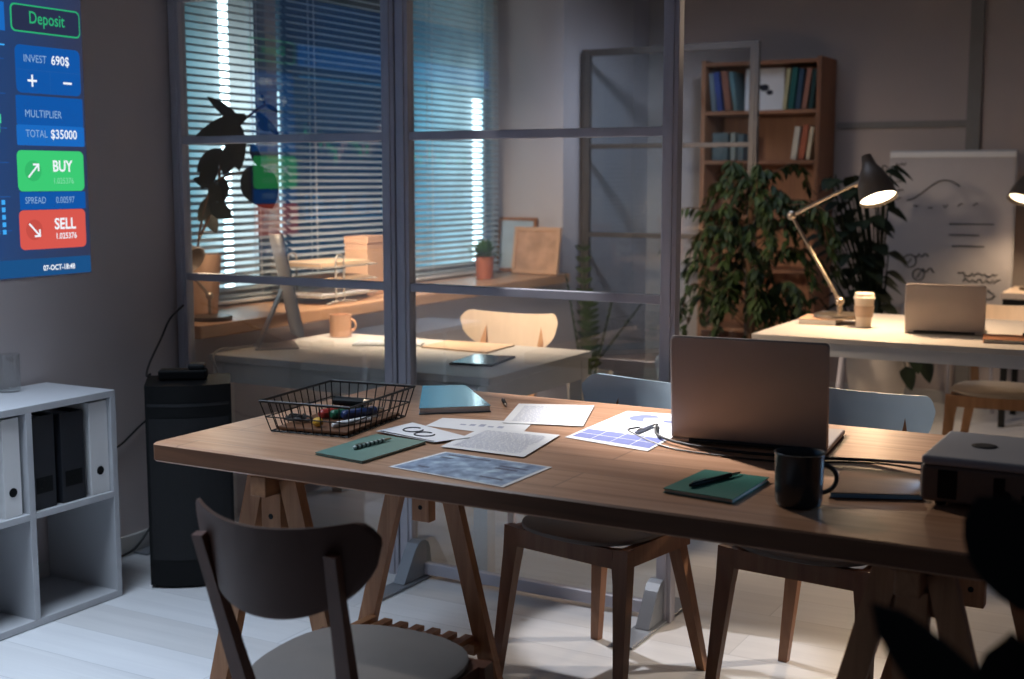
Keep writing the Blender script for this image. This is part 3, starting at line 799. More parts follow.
tag(MB().tube(spline([(-1.262, 2.90, cz - .003), (-1.275, 2.86, cz - .003), (-1.235, 2.815, cz - .003), (-1.17, 2.755, cz - .003), (-1.08, 2.70, cz - .003), (-.93, 2.685, cz - .003), (-.80, 2.70, cz - .003), (-.70, 2.735, cz + .002), (-.60, 2.73, cz + .008), (-.477, 2.68, cz + .010)]), .0022, 6).build('thin_cable', M['cable'], smooth=True), 'thin cable looping beside the laptop, nearer the camera than the thick one', 'cable')

# projector
pj = thing('projector', 'white projector at the right end of the worktable', 'projector', (-.337, 2.595, TZ))
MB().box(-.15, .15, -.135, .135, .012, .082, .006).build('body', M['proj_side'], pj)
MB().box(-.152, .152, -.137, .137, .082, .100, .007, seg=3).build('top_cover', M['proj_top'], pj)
mb = MB()
for i in range(12): mb.box(-.1535, -.1505, -.132, -.03, .018 + i * .0052, .0206 + i * .0052)
mb.build('side_vent', M['silver_edge'], pj)
MB().box(-.12, -.085, -.1362, -.134, .02, .075, .002).build('rear_vent', M['black'], pj)
mb = MB()
mb.box(-.02, .0, -.1365, -.134, .03, .07); mb.lathe([(.012, 0), (.012, .004)], 20, mtx=Matrix.Translation((.0, -.133, .035)) @ Matrix.Rotation(pi / 2, 4, 'X'))
for i in range(3): mb.box(.03 + i * .035, .055 + i * .035, -.1365, -.134, .03, .042)
mb.build('ports', M['black'], pj)
MB().box(.04, .06, -.1372, -.1364, .045, .05).build('indicator_light', emit('blue_led', '#2e6f9a', .6), pj)
MB().lathe([(.018, 0), (.018, .010), (.012, .010), (.010, .003), (.0001, .004)], 24, mtx=Matrix.Translation((-.150, .06, .055)) @ Matrix.Rotation(-pi / 2, 4, 'Y')).build('lens', M['screen_off'], pj, smooth=True)
mb = MB().lathe([(.024, 0), (.024, .0025), (.018, .0035)], 24, c=(-.06, .0, .0995)); 
mb.build('control_dial', M['keys'], pj)
MB().lathe([(.028, 0), (.028, .003), (.02, .004)], 24, c=(.08, .0, .0995)).build('lens_dial', M['keys'], pj)
for x in (-.12, .12):
    for y in (-.1, .1): MB().lathe([(.01, 0), (.012, .012)], 14, c=(x, y, 0.0005)).build('foot', M['black'], pj)

# ------------------------------------------------------------------ left side: shelf unit, binders, speaker
sh = thing('shelf_unit', 'low white open shelf unit with square compartments against the left wall', 'shelf', (-3.29, 2.60, 0))
x0, x1 = -.16, .16; ya, yb = -.69, .345
t_ = .022
MB().box(x0, x1, ya, yb, .668, .69, .0015).build('top_board', M['shelf_white'], sh)
MB().box(x0, x1, ya, yb, .002, .024, .0015).build('bottom_board', M['shelf_white'], sh)
for y in (ya, -.3445 - t_ / 2, 0 - t_ / 2, yb - t_): MB().box(x0, x1, y, y + t_, .024, .668, .001).build('upright', M['shelf_white'], sh)
for a, b_ in ((ya + t_, -.3445 - t_ / 2), (-.3445 + t_ / 2, -t_ / 2), (t_ / 2, yb - t_)):
    MB().box(x0, x1, a, b_, .338, .358, .001).build('shelf_board', M['shelf_white'], sh)
def binder(y, wd, m, label, hgt=.30):
    t = thing('ring_binder', label, 'binder', (-3.275, y, .359), 0, 'ring binders in the shelf unit')
    h = wd / 2
    mb = MB().box(.128, .131, -h, h, 0, hgt, .001); mb.build('spine', m, t)
    MB().box(-.14, .128, -h, -h + .003, 0, hgt).build('front_cover', m, t)
    MB().box(-.14, .128, h - .003, h, 0, hgt).build('back_cover', m, t)
    MB().box(-.13, .115, -h + .005, h - .005, .005, hgt - .012).build('papers', M['white_paper'], t)
    MB().lathe([(.014, 0), (.014, .002), (.009, .0025)], 20, mtx=Matrix.Translation((.131, 0, .075)) @ Matrix.Rotation(pi / 2, 4, 'Y')).build('finger_hole', M['black'], t)
    if m is M['dark']: MB().box(.131, .1315, -h + .012, h - .012, .05, .10).build('label_holder', M['black'], t)
binder(2.542, .062, M['white_lam'], 'white ring binder left of the upright, near the photo\'s left edge')
binder(2.660, .088, M['dark'], 'black ring binder beside the shelf upright, left of the pair', .29)
binder(2.775, .092, M['dark'], 'black ring binder beside the white one, right of the pair', .285)
binder(2.883, .075, M['white_lam'], 'white ring binder at right end of the shelf compartment')
gt = thing('glass_tumbler', 'clear glass tumbler on top of the white shelf unit', 'glass', (-3.40, 2.755, .691))
MB().lathe([(.030, 0), (.034, .004), (.036, .12), (.0345, .12), (.0325, .008), (.0005, .007)], 28).build('bowl', M['tumbler'], gt, smooth=True, angle=50)

spk = thing('loudspeaker', 'black floor loudspeaker cabinet between shelf unit and partition', 'speaker', (-3.085, 3.235, 0), radians(42))
# front faces -y local; curved front
pl = []
for i in range(11):
    u = -1 + 2 * i / 10; pl.append((u * .14, -.13 - .03 * (1 - u * u)))
pl += [(.14, .10), (-.14, .10)]
MB().prism(pl, .012, .69).build('cabinet', M['black'], spk, smooth=True, angle=30)
pg = [(x * .93, y - .004) for x, y in pl[:11]] + [(.13, -.12), (-.13, -.12)]
MB().prism(pg, .10, .58).build('front_grille', M['black_cloth'], spk)
MB().prism([(x * .95, y - .003) for x, y in pl[:11]] + [(.132, -.12), (-.132, -.12)], .62, .63).build('trim_strip', M['keys'], spk)
MB().prism([(x * .9, y * .9) for x, y in pl], 0, .013).build('plinth', M['keys'], spk)
ad = thing('power_adapter', 'black power adapter box lying on top of the loudspeaker', 'adapter', (-3.09, 3.215, .6912), radians(35))
MB().box(-.08, .08, -.03, .03, 0, .035, .008, seg=3).build('case', M['black'], ad)
MB().box(.02, .075, -.028, .028, .035, .055, .006).build('plug_block', M['keys'], ad)
tag(MB().tube(spline([(-3.178, 3.150, .71), (-3.215, 3.17, .70), (-3.27, 3.24, .73), (-3.33, 3.36, .80), (-3.38, 3.46, .86), (-3.40, 3.55, .90)]), .004, 8).build('hanging_cord', M['cable'], smooth=True), 'black cord rising from the adapter on the loudspeaker to the partition', 'cord')
tag(MB().tube(spline([(-3.455, 3.15, .385), (-3.455, 3.26, .413), (-3.455, 3.314, .44), (-3.455, 3.375, .474), (-3.455, 3.44, .50)]), .004, 8).build('wall_cord', M['cable'], smooth=True), 'black cord on the wall between shelf unit and loudspeaker, upper one', 'cord')
tag(MB().tube(spline([(-3.445, 3.10, .006), (-3.445, 3.24, .009), (-3.445, 3.308, .022), (-3.445, 3.37, .067), (-3.445, 3.43, .115)]), .005, 8).build('wall_cord', M['cable'], smooth=True), 'black cord near the floor between shelf unit and loudspeaker', 'cord')

# ------------------------------------------------------------------ glassed office: desk, display, things
DZ = .70
dk = thing('office_desk', 'white office desk behind the glass partition', 'desk', (-2.785, 4.09, 0))
MB().box(-.625, .625, -.40, .40, DZ - .028, DZ, .003).build('desktop', M['white_lam_dim'], dk)
mb = MB().box(-.61, .61, -.39, -.37, DZ - .105, DZ - .028).box(-.61, .61, .37, .39, DZ - .105, DZ - .028).box(-.61, -.59, -.37, .37, DZ - .105, DZ - .028).box(.59, .61, -.37, .37, DZ - .105, DZ - .028)
mb.build('apron', M['white_lam_dim'], dk)
for x in (-.585, .585):
    for y in (-.365, .365): MB().box(x - .028, x + .028, y - .028, y + .028, 0, DZ - .03, .003).build('leg', M['white_lam_dim'], dk)
dr = MB().box(.33, .58, -.396, -.391, DZ - .10, DZ - .033, .001).build('drawer', M['white_lam_dim'], dk)
MB().box(.42, .49, -.402, -.397, DZ - .07, DZ - .062, .001).build('handle', M['chrome'], dr)
# all-in-one display
im = thing('desktop_display', 'slim silver desktop display seen edge-on on the office desk', 'monitor', (-3.345, 3.945, DZ + .001), radians(-47))
# local: faces +y, width along x
mt = Matrix.Translation((0, .135, .065)) @ Matrix.Rotation(radians(11), 4, 'X')
mb = MB()
prof = [(-.245, .0), (-.23, -.012), (-.12, -.030), (0, -.036), (.12, -.030), (.23, -.012), (.245, 0), (.245, .004), (-.245, .004)]
mtp = mt
mb.prism(prof, .0, .405, mtp); mb.build('display_shell', M['imac_back'], im, smooth=True, angle=30)
MB().box(-.235, .235, .0042, .0052, .055, .395, 0, mt).build('screen', M['screen_off'], im)
MB().beam((0, -.03, .006), (0, .07, .23), .16, .007, .12, .007, ref=(1, 0, 0)).build('stand_leg', M['silver_edge'], im)
MB().box(-.095, .095, -.045, .125, 0, .006, .002).build('stand_foot', M['silver_edge'], im)
tag(MB().tube(spline([(-3.33, 3.86, .716), (-3.37, 3.80, .712), (-3.38, 3.72, .715), (-3.365, 3.665, .69), (-3.33, 3.655, .62), (-3.29, 3.655, .56), (-3.30, 3.65, .48), (-3.36, 3.65, .43)]), .004, 8).build('display_cord', M['cable_grey'], smooth=True), 'pale cable hanging from the display over the office desk\'s front edge', 'cable')
mo = thing('mug', 'peach coloured mug on the office desk behind the glass', 'mug', (-3.29, 4.37, DZ + .001), radians(20))
MB().lathe([(.040, 0), (.047, .003), (.048, .096), (.045, .096), (.044, .008), (.0005, .006)], 30).build('body', M['mug_orange'], mo, smooth=True, angle=50)
MB().tube([(.045 + .022 * cos(-pi / 2 + pi * i / 10), 0, .050 + .024 * sin(-pi / 2 + pi * i / 10)) for i in range(11)], .005, 8).build('handle', M['mug_orange'], mo, smooth=True)
kb = thing('keyboard', 'slim pale keyboard on the office desk right of the peach mug', 'keyboard', (-2.96, 4.25, DZ + .001), radians(25))
MB().box(-.14, .14, -.055, .055, 0, .009, .003).build('case', M['white_lam'], kb)
mb = MB()
for i in range(13):
    for j in range(5): mb.box(-.132 + i * .0205, -.115 + i * .0205, -.048 + j * .0195, -.032 + j * .0195, .009, .0115)
mb.build('keys', M['white_paper'], kb)
t, uv, patch = sheet('folder', 'beige paper folder lying on the office desk near the birch chair', 'folder', [(-2.79, 4.23), (-2.80, 4.44), (-2.49, 4.46), (-2.475, 4.21)], DZ + .001, M['beige'], .006)
tl = thing('tablet', 'dark tablet reflecting light on right corner of the office desk', 'tablet', (-2.385, 4.03, DZ + .001), radians(10))
MB().box(-.085, .085, -.125, .125, 0, .007, .003).build('case', M['keys'], tl)
MB().box(-.078, .078, -.118, .118, .0072, .0078).build('glass', M['tablet'], tl)

# things on the sill
SZ = .811
lp = thing('desk_lamp', 'small metal desk lamp on the sill behind the left partition post', 'lamp', (-3.535, 3.84, SZ))
MB().lathe([(.085, 0), (.088, .006), (.085, .016), (.02, .02), (.0005, .02)], 32).build('base', M['shade'], lp, smooth=True, angle=40)
MB().tube([(0, 0, .018), (0, 0, .085)], .007, 10).sphere((0, 0, .095), .016, 8).build('stem', M['chrome'], lp, smooth=True)
MB().tube([(0, 0, .095), (-.06, -.06, .20), (-.07, -.075, .24)], .006, 8).build('arm', M['chrome'], lp, smooth=True)
mtl = Matrix.Translation((-.055, -.072, .265)) @ Matrix.Rotation(radians(-60), 4, 'Y')
MB().lathe([(.016, .05), (.024, .046), (.04, .01), (.058, -.05), (.056, -.05), (.038, .008), (.02, .04)], 24, mtx=mtl, cap=False).build('lamp_shade', M['shade'], lp, smooth=True)

ty = thing('letter_tray', 'three-tier wire letter tray with papers on the window sill', 'tray', (-3.60, 4.66, SZ), radians(0))
for y in (-.11,):
    pass
wh = M['cable_grey']
def hoop(yc):
    p = [(.10, yc - .02, .003), (.09, yc, .008)]
    return p
for xx, nm in ((.115, 'front_hoop'), (-.155, 'rear_hoop')):
    pts = [(xx, -.06, .004), (xx, -.06, .20)] + [(xx, -.06 + .03 - .03 * cos(a * pi / 10), .20 + .02 * sin(a * pi / 10)) for a in range(1, 11)] + [(xx, 0, .004)]
    MB().tube(pts, .004, 8).build(nm, wh, ty, smooth=True)
    MB().tube([(xx, -.13, .004), (xx + .0, -.06, .012), (xx, 0, .012), (xx, .09, .004)], .004, 8).build('foot_wire', wh, ty, smooth=True)
for q, z in enumerate((.035, .10, .165)):
    p = [(-.16, -.17, z), (.12, -.17, z), (.12, .25, z), (-.16, .25, z)]
    mb = MB().tube(p, .003, 6, closed=True)
    for i in range(9): mb.tube([(-.16, -.15 + i * .045, z), (.12, -.15 + i * .045, z)], .0016, 5)
    mb.tube([(-.16, -.17, z + .02), (.12, -.17, z + .02)], .0025, 6)
    mb.build('tier', wh, ty)
    o = tag(MB().box(-.14, .10, -.14, .22, 0, .007 + .005 * q, .001).build('paper_stack', M['beige'] if q else M['white_paper'], None, (-3.60, 4.66, SZ + z + .0035)),
        ('white paper stack on the bottom tier of the letter tray', 'beige paper stack on the middle tier of the letter tray', 'beige paper stack on the top tier of the letter tray')[q], 'paper')
bx = thing('card_box', 'tan cardboard box standing on the sill behind the letter tray', 'box', (-3.66, 5.06, SZ), radians(8))
MB().box(-.06, .06, -.085, .085, 0, .275, .002).build('carton', M['cardboard'], bx)
MB().box(-.063, .063, -.088, .088, .25, .285, .002).build('lid', M['cardboard'], bx)

# small potted plant on sill
def tuft(name, label, loc, pot, r, hgt, nleaf, leafL, leafW, spread, seed):
    t = thing(name, label, 'plant', loc)
    MB().lathe([(r * .86, 0), (r * .9, .004), (r, hgt), (r * .93, hgt), (r * .9, hgt - .012), (.0005, hgt - .012)], 28).build('pot', pot, t, smooth=True, angle=45)
    q = random.Random(seed); mb = MB()
    for i in range(nleaf):
        a = q.uniform(0, 2 * pi); e = q.uniform(.15, 1.45)
        d = Vector((cos(a) * cos(e), sin(a) * cos(e), sin(e)))
        base = Vector((q.uniform(-.4, .4) * r, q.uniform(-.4, .4) * r, hgt - .01)) + d * q.uniform(0, spread)
        mb.leaf(base, d + Vector((0, 0, .2)), (0, 0, 1), leafL * q.uniform(.7, 1.2), leafW, .35, 4)
    mb.build('leaves', M['leaf_green'], t)
tuft('potted_plant', 'small bushy green plant in copper pot on the sill', (-3.645, 6.18, SZ), M['copper'], .052, .125, 170, .07, .024, .07, 5)
# leaning picture frames
def picture(label, loc, W, H, lean, rz, fm, am, fw):
    t = thing('picture_frame', label, 'picture', loc, rz)
    mt = Matrix.Rotation(-lean, 4, 'X')
    mb = MB().box(-W / 2, -W / 2 + fw, -.012, .012, 0, H, .001, mt).box(W / 2 - fw, W / 2, -.012, .012, 0, H, .001, mt).box(-W / 2 + fw, W / 2 - fw, -.012, .012, 0, fw, .001, mt).box(-W / 2 + fw, W / 2 - fw, -.012, .012, H - fw, H, .001, mt)
    mb.build('frame', fm, t)
    MB().box(-W / 2 + fw, W / 2 - fw, -.004, .008, fw, H - fw, 0, mt).build('artwork', am, t)
picture('brown framed picture with pale print, leaning at back of sill', (-3.76, 6.735, SZ + .003), .26, .325, radians(8), 0, M['frame_wood'], M['art2'], .018)
picture('wide wooden framed sepia sketch leaning in front of another picture', (-3.565, 6.62, SZ + .003), .31, .275, radians(10), radians(-2), M['cardboard'], M['art'], .022)

# rubber plant in the window niche
def rubber():
    t = thing('rubber_plant', 'rubber plant with big dark leaves in front of the blinds', 'plant', (-3.70, 3.97, SZ))
    MB().lathe([(.06, 0), (.065, .004), (.083, .22), (.086, .25), (.078, .25), (.074, .225), (.0005, .22)], 30).build('pot', M['terracotta'], t, smooth=True, angle=45)
    MB().lathe([(.0005, .222), (.073, .2225)], 24, cap=False).build('soil', M['soil'], t)
    lv = MB(); st = MB()
    cr = (.635, -.77)   # towards the room's right as seen from the table: (+x along view-right)
    vr = Vector((.73, .68, 0)); out = Vector((.68, -.73, .1))
    def P(x, y, d_=0): return vr * ((x - 189) / 246) + Vector((0, 0, (316 - y) / 246)) + out * d_
    st.tube(spline([P(186, 255), P(190, 228), P(200, 192), P(214, 177), P(240, 171)]), .005, 8)
    st.tube(spline([P(188, 240), P(206, 200), P(213, 160), P(228, 128), P(246, 112), P(258, 104)]), .0055, 8)
    st.tube(spline([P(213, 160), P(222, 145), P(222, 118)]), .004, 8)
    st.build('stem', M['bark'], t, smooth=True)
    q = random.Random(12)
    def lf(x0, y0, x1, y1, W, d_=0., tw=0.):
        a = P(x0, y0, d_); b_ = P(x1, y1, d_ + q.uniform(-.02, .02))
        f_ = out + vr * tw + Vector((0, 0, q.uniform(-.1, .35)))
        lv.leaf(a, b_ - a, f_, (b_ - a).length, W, 0, 8, .1, lambda t: sin(pi * min(1, (.03 + .97 * t) ** .85)) ** .75)
    lf(239, 168, 262, 210, .155, .03)
    lf(238, 116, 184, 142, .075, .01); lf(232, 122, 200, 96, .045); lf(224, 118, 230, 172, .085, .02); lf(228, 140, 214, 176, .075, .01)
    lf(243, 145, 250, 168, .04, .02); lf(258, 104, 272, 112, .02); lf(257, 104, 254, 93, .016); lf(248, 112, 272, 136, .035); lf(250, 122, 262, 130, .04)
    lf(214, 150, 188, 172, .075); lf(206, 160, 192, 190, .07, .01); lf(205, 185, 184, 178, .05); lf(202, 182, 210, 206, .055, .02)
    lf(214, 178, 212, 205, .05); lf(200, 205, 222, 218, .07, .02); lf(196, 208, 206, 234, .055); lf(204, 196, 188, 222, .06)
    lv.build('leaves', M['leaf_rubber'], t, smooth=True, angle=60)
rubber()

# ------------------------------------------------------------------ plants at the back
def pinnate(mb, a, d, L, nL, lw, ll, rng):
    d = Vector(d).normalized(); side = d.cross(Vector((0, 0, 1)))
    side = side.normalized() if side.length > .1 else Vector((1, 0, 0))
    for i in range(nL):
        t = .12 + .88 * i / nL
        for s in (-1, 1):
            mb.leaf(a + d * (L * t), side * s + d * .7, d.cross(side) * -1 + Vector((0, -.3, .3)), ll * (1 - .3 * t), lw, .1, 4)
zp = thing('floor_plant', 'upright leafy plant on the floor at the pillar, behind the office desk', 'plant', (-3.22, 6.66, 0))
MB().lathe([(.11, 0), (.115, .005), (.14, .25), (.13, .25), (.125, .23), (.0005, .225)], 30).build('pot', M['white_pot'], zp, smooth=True, angle=45)
q = random.Random(8); lv = MB(); st = MB()
for d, L in (((-.06, 0, 1), .80), ((.55, .1, .75), .62), ((-.14, -.1, 1), .62), ((.18, .1, .9), .52), ((.05, -.15, 1), .46)):
    a = Vector((q.uniform(-.04, .04), q.uniform(-.04, .04), .22)); dn = Vector(d).normalized()
    st.tube([a, a + dn * L], [.007, .003], 6); pinnate(lv, a, dn, L, 11, .036, .088, q)
st.build('stems', M['leaf_ficus'], zp); lv.build('leaves', M['leaf_ficus'], zp)

fc = thing('ficus_tree', 'tall bushy ficus with hanging leaves before the bookcase', 'plant', (-2.20, 6.50, 0))
MB().lathe([(.12, 0), (.125, .005), (.16, .30), (.15, .30), (.145, .28), (.0005, .275)], 30).build('pot', M['terracotta'], fc, smooth=True, angle=45)
q = random.Random(21); lv = MB(); st = MB()
st.tube(spline([(0, 0, .27), (.01, .0, .6), (-.02, .01, .95), (.0, 0, 1.35)]), [.02] * 12 + [.015] * 13, 8)
for i in range(84):
    z0 = q.uniform(.55, 1.32); a = q.uniform(0, 2 * pi); rad = q.uniform(.08, .44) * (1 - .25 * abs(z0 - 1.0) / .5)
    e = Vector((cos(a) * rad * 1.05, sin(a) * rad * .8, z0 + q.uniform(.02, .22)))
    tip = e + Vector((cos(a) * .06, sin(a) * .05, -q.uniform(.10, .26)))
    pts = spline([(0, 0, z0), tuple(e * .6 + Vector((0, 0, (z0 + .1) * .4))), tuple(e), tuple(tip)], 5)
    st.tube(pts, .003, 5)
    for p in pts[4:]:
        for k_ in range(q.choice((2, 3, 4))):
            a2 = a + q.uniform(-1.6, 1.6)
            lv.leaf(p, (cos(a2) * .6, sin(a2) * .6, -q.uniform(.2, 1)), (cos(a2), sin(a2), .8), q.uniform(.05, .08), .028, .2, 4)
st.build('branches', M['bark'], fc); lv.build('leaves', M['leaf_ficus'], fc)

mn = thing('monstera', 'dark broad-leaved plant in white planter left of the flip chart', 'plant', (-1.68, 7.15, 0))
MB().lathe([(.085, 0), (.10, .01), (.135, .12), (.165, .30), (.175, .44), (.16, .44), (.15, .30), (.0005, .40)], 36).build('pot', M['white_pot'], mn, smooth=True, angle=50)
q = random.Random(4); lv = MB(); st = MB()
def heart(t): return (sin(pi * t ** .55)) ** .7
for i in range(100):
    a = q.uniform(0, 2 * pi); z1 = q.uniform(.62, 1.46); rad = q.uniform(.02, .2)
    e = Vector((cos(a) * rad - .16, sin(a) * rad, z1))
    st.tube(spline([(0, 0, .38), (e.x * .3, e.y * .3, z1 * .6), tuple(e)], 5), .004, 5)
    lv.leaf(e, (cos(a), sin(a) - .2, -.35), (cos(a) * .4, sin(a) * .4 - .4, 1), q.uniform(.08, .13), q.uniform(.06, .10), .3, 6, .1, heart)
for s in ((.18, -.12, .36), (.26, -.06, .40), (.22, -.16, .46)):
    st.tube(spline([(0.02, 0, .38), (s[0] * .6, s[1] * .6, .50), s], 5), .003, 5); lv.leaf(s, (.4, -.3, -1), (.5, -.8, .3), .13, .09, .1, 6, .1, heart)
st.build('stems', M['leaf_dark'], mn); lv.build('leaves', M['leaf_dark'], mn)

# foreground plant, dark and out of focus at the lower right
fg = thing('foreground_plant', 'dark out-of-focus plant with broad leaves in the lower right foreground', 'plant', (.02, 1.26, 0))
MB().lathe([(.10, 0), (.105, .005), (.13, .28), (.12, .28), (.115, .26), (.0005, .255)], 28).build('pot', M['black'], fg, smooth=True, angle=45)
st = MB(); lv = MB()
st.tube(spline([(0, 0, .25), (.0, .0, .6), (-.03, .02, .85), (-.05, .05, 1.02)]), .008, 8)
st.build('stem', M['leaf_black'], fg)
def fl(tip, base, face, W, seg=8):
    tip = Vector(tip) - Vector((.02, 1.26, 0)); base = Vector(base) - Vector((.02, 1.26, 0))
    lv.leaf(base, tip - base, face, (tip - base).length, W, 0, seg, .08, lambda t: sin(pi * min(1, .06 + .94 * t)) ** .55)
fl((-.258, 1.105, 1.0), (-.12, 1.09, .885), (-.5, -.6, .45), .056)
fl((-.222, 1.42, 1.03), (-.125, 1.33, .945), (.3, -.9, .3), .095)
fl((-.155, 1.22, .955), (-.13, 1.12, .80), (.2, -1, .2), .085)
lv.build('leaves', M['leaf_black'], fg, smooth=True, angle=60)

# ------------------------------------------------------------------ bookcase with books
BX0, BX1, BF, BB = -2.96, -2.20, 7.70, 8.03
bc = thing('bookcase', 'tall brown wooden bookcase against the back wall', 'bookcase', (BX0, BF, 0))
Wd = BX1 - BX0
for x in (0, Wd - .028): MB().box(x, x + .028, 0, BB - BF, 0, 2.10, .002).build('side_panel', M['case_wood'], bc)
lev = [.03, .42, .80, 1.13, 1.47, 1.775, 2.075]
for z in lev: MB().box(.028, Wd - .028, 0.004, BB - BF - .01, z - .011, z + .011, .001).build('shelf_board', M['case_wood_y'], bc)
MB().box(.028, Wd - .028, BB - BF - .01, BB - BF, 0, 2.08).build('back_panel', M['case_wood'], bc)
BM = {}
def bookmat(h):
    if h not in BM: BM[h] = mat('book_cloth_' + h[1:], h, .7, var=.06)
    return BM[h]
def book(x, z, w, h, col, lean, label, d=.20):
    t = thing('book', label, 'book', (BX0 + x, BF + .03, z), 0, 'books in the bookcase')
    # lean about y; lift so the low corner touches the shelf
    t.rotation_euler = (0, lean, 0)
    MB().box(0, w, 0, .003, 0, h, .001).build('spine', bookmat(col), t)
    MB().box(0, .003, .003, d, 0, h).build('cover', bookmat(col), t)
    MB().box(w - .003, w, .003, d, 0, h).build('cover', bookmat(col), t)
    MB().box(.004, w - .004, .004, d - .006, .003, h - .004).build('page_block', M['pages'], t)
z1 = 1.775 + .0125; z2 = 1.47 + .0125
S1 = [(.060, .030, .235, '#6f7c86', -.10, 'grey book at left end of the bookcase\'s upper shelf'),
      (.098, .034, .240, '#33488a', -.13, 'blue book second from left on the bookcase\'s upper shelf'),
      (.150, .040, .245, '#8a5a4a', -.14, 'reddish book third from left on the bookcase\'s upper shelf'),
      (.205, .026, .240, '#5f8288', -.16, 'pale teal book leaning left of the white board in the bookcase')]
for x, w_, h, c, ln, lb in S1: book(x, z1 + (0 if ln > 0 else 0) + .001, w_, h, c, ln, lb)
S2 = [(.515, .024, .245, '#b8b088', .10, 'cream book leaning just right of the white board in the bookcase'),
      (.548, .036, .250, '#0f5a58', .10, 'dark teal book right of cream book on the bookcase\'s upper shelf'),
      (.594, .030, .240, '#2a4760', .10, 'dark blue book between teal and reddish books on the upper shelf'),
      (.634, .030, .240, '#9a6a5a', .13, 'reddish tan book near right end of the bookcase\'s upper shelf'),
      (.678, .026, .235, '#123a3a', .10, 'very dark green book at right end of the bookcase\'s upper shelf')]
for x, w_, h, c, ln, lb in S2: book(x, z1 + sin(abs(ln)) * w_ + .001, w_, h, c, ln, lb)
S3 = [(.070, .10, .17, '#4d5a5c', 0, 'dark grey box-like volume at left of the bookcase\'s second shelf'),
      (.190, .030, .17, '#8f9690', 0, 'pale grey book beside dark volume on the bookcase\'s second shelf'),
      (.235, .038, .16, '#566a72', 0, 'slate book in left half of the bookcase\'s second shelf'),
      (.575, .034, .20, '#c7beb0', .12, 'off-white book leaning at right of the bookcase\'s second shelf'),
      (.622, .034, .21, '#a4583e', .14, 'rust red book leaning at right of the bookcase\'s second shelf'),
      (.668, .024, .20, '#c9b79c', .13, 'cream slim book at right end of the bookcase\'s second shelf')]
for x, w_, h, c, ln, lb in S3: book(x, z2 + sin(abs(ln)) * w_ + .001, w_, h, c, ln, lb)
wb = thing('white_card', 'white card with small dark drawing standing in the bookcase', 'card', (BX0 + .375, BF + .10, z1 + .001))
MB().box(-.125, .125, 0, .006, 0, .26, .001, Matrix.Rotation(-.05, 4, 'X')).build('board', M['white_paper'], wb)
mb = MB()
for cx, cz, r_ in ((.0, .14, .03), (.035, .11, .022), (-.03, .15, .015)):
    mb.add([(cx + r_ * cos(a * pi / 8), -.002 + (cz + r_ * .7 * sin(a * pi / 8)) * .05 - .0, cz + r_ * .7 * sin(a * pi / 8)) for a in range(16)], [tuple(range(16))])
mb.build('drawing', M['ink_dark'], wb)

# ------------------------------------------------------------------ flip chart
fx0, fx1, FY = -1.815, -1.095, 7.86
fcx = (fx0 + fx1) / 2
fl_ = thing('flip_chart', 'white flip chart with handwritten diagrams at the back wall', 'flip chart', (fcx, FY, 0))
hw = (fx1 - fx0) / 2
MB().box(-hw, hw, 0, .02, .60, 1.535, .004).build('board', M['board'], fl_)
MB().box(-hw + .01, hw - .01, -.006, -.001, .62, 1.50, .001).build('paper_pad', M['pad'], fl_)
MB().box(-hw + .005, hw - .005, -.014, -.001, 1.492, 1.525, .003).build('top_clamp', M['white_lam'], fl_)
for x, y in ((-hw * .8, -.02), (hw * .8, -.02), (0, .165)): MB().tube([(x * .7, .03, 1.3), (x, y, .0)], .011, 8).build('leg', M['alu'], fl_)
yk = -.0085
mk = lambda pts, r_=.004: MB().tube([(x, yk, z) for x, z in pts], r_, 5)
def scribble(mb, x, z, wd, h, seed):
    q = random.Random(seed); pts = []; n_ = int(wd / .011)
    for i in range(n_):
        pts.append((x + wd * i / n_, yk, z + h * q.choice((-.5, -.3, .35, .5))))
    if len(pts) > 2: mb.tube(pts, .0036, 5)
def write(*a):
    mb = MB(); scribble(mb, *a); mb.build('handwriting', M['marker'], fl_)
for i, wv_ in enumerate((.07, .06, .06, .05, .04)): write(-hw + .04, 1.455 - i * .052 - (.05 if i else 0), wv_, .014, 30 + i)
for i in range(5): write(-.21 + i * .085, 1.20 + .004 * i, .04, .02, 50 + i)
for x, z, wd, s in ((.08, .78, .23, 1), (.11, .745, .22, 2), (.03, .685, .27, 3), (.05, .65, .26, 4), (-.17, .885, .09, 5), (-.13, .80, .09, 6)):
    write(x - .02, z + .03, wd, .022, 80 + s)
mb = MB()
mb.tube([(-.25 + .30 * i / 20, yk, 1.30 + .06 * sin((i - 7) / 20 * 4.2)) for i in range(21)], .004, 5)
for z, xa, xb in ((1.105, .0, .25), (1.04, .0, .17), (.975, .02, .20)): mb.tube([(xa, yk, z), (xb, yk, z)], .0034, 5)
for cx, cz, r_ in ((-.22, .88, .038), (-.165, .80, .034)):
    mb.tube([(cx + r_ * cos(a * pi / 10), yk, cz + r_ * sin(a * pi / 10)) for a in range(20)], .0034, 5, closed=True)
    scribble(mb, cx - .015, cz, .035, .03, int(cx * 1000))
mb.build('drawn_diagram', M['marker'], fl_)

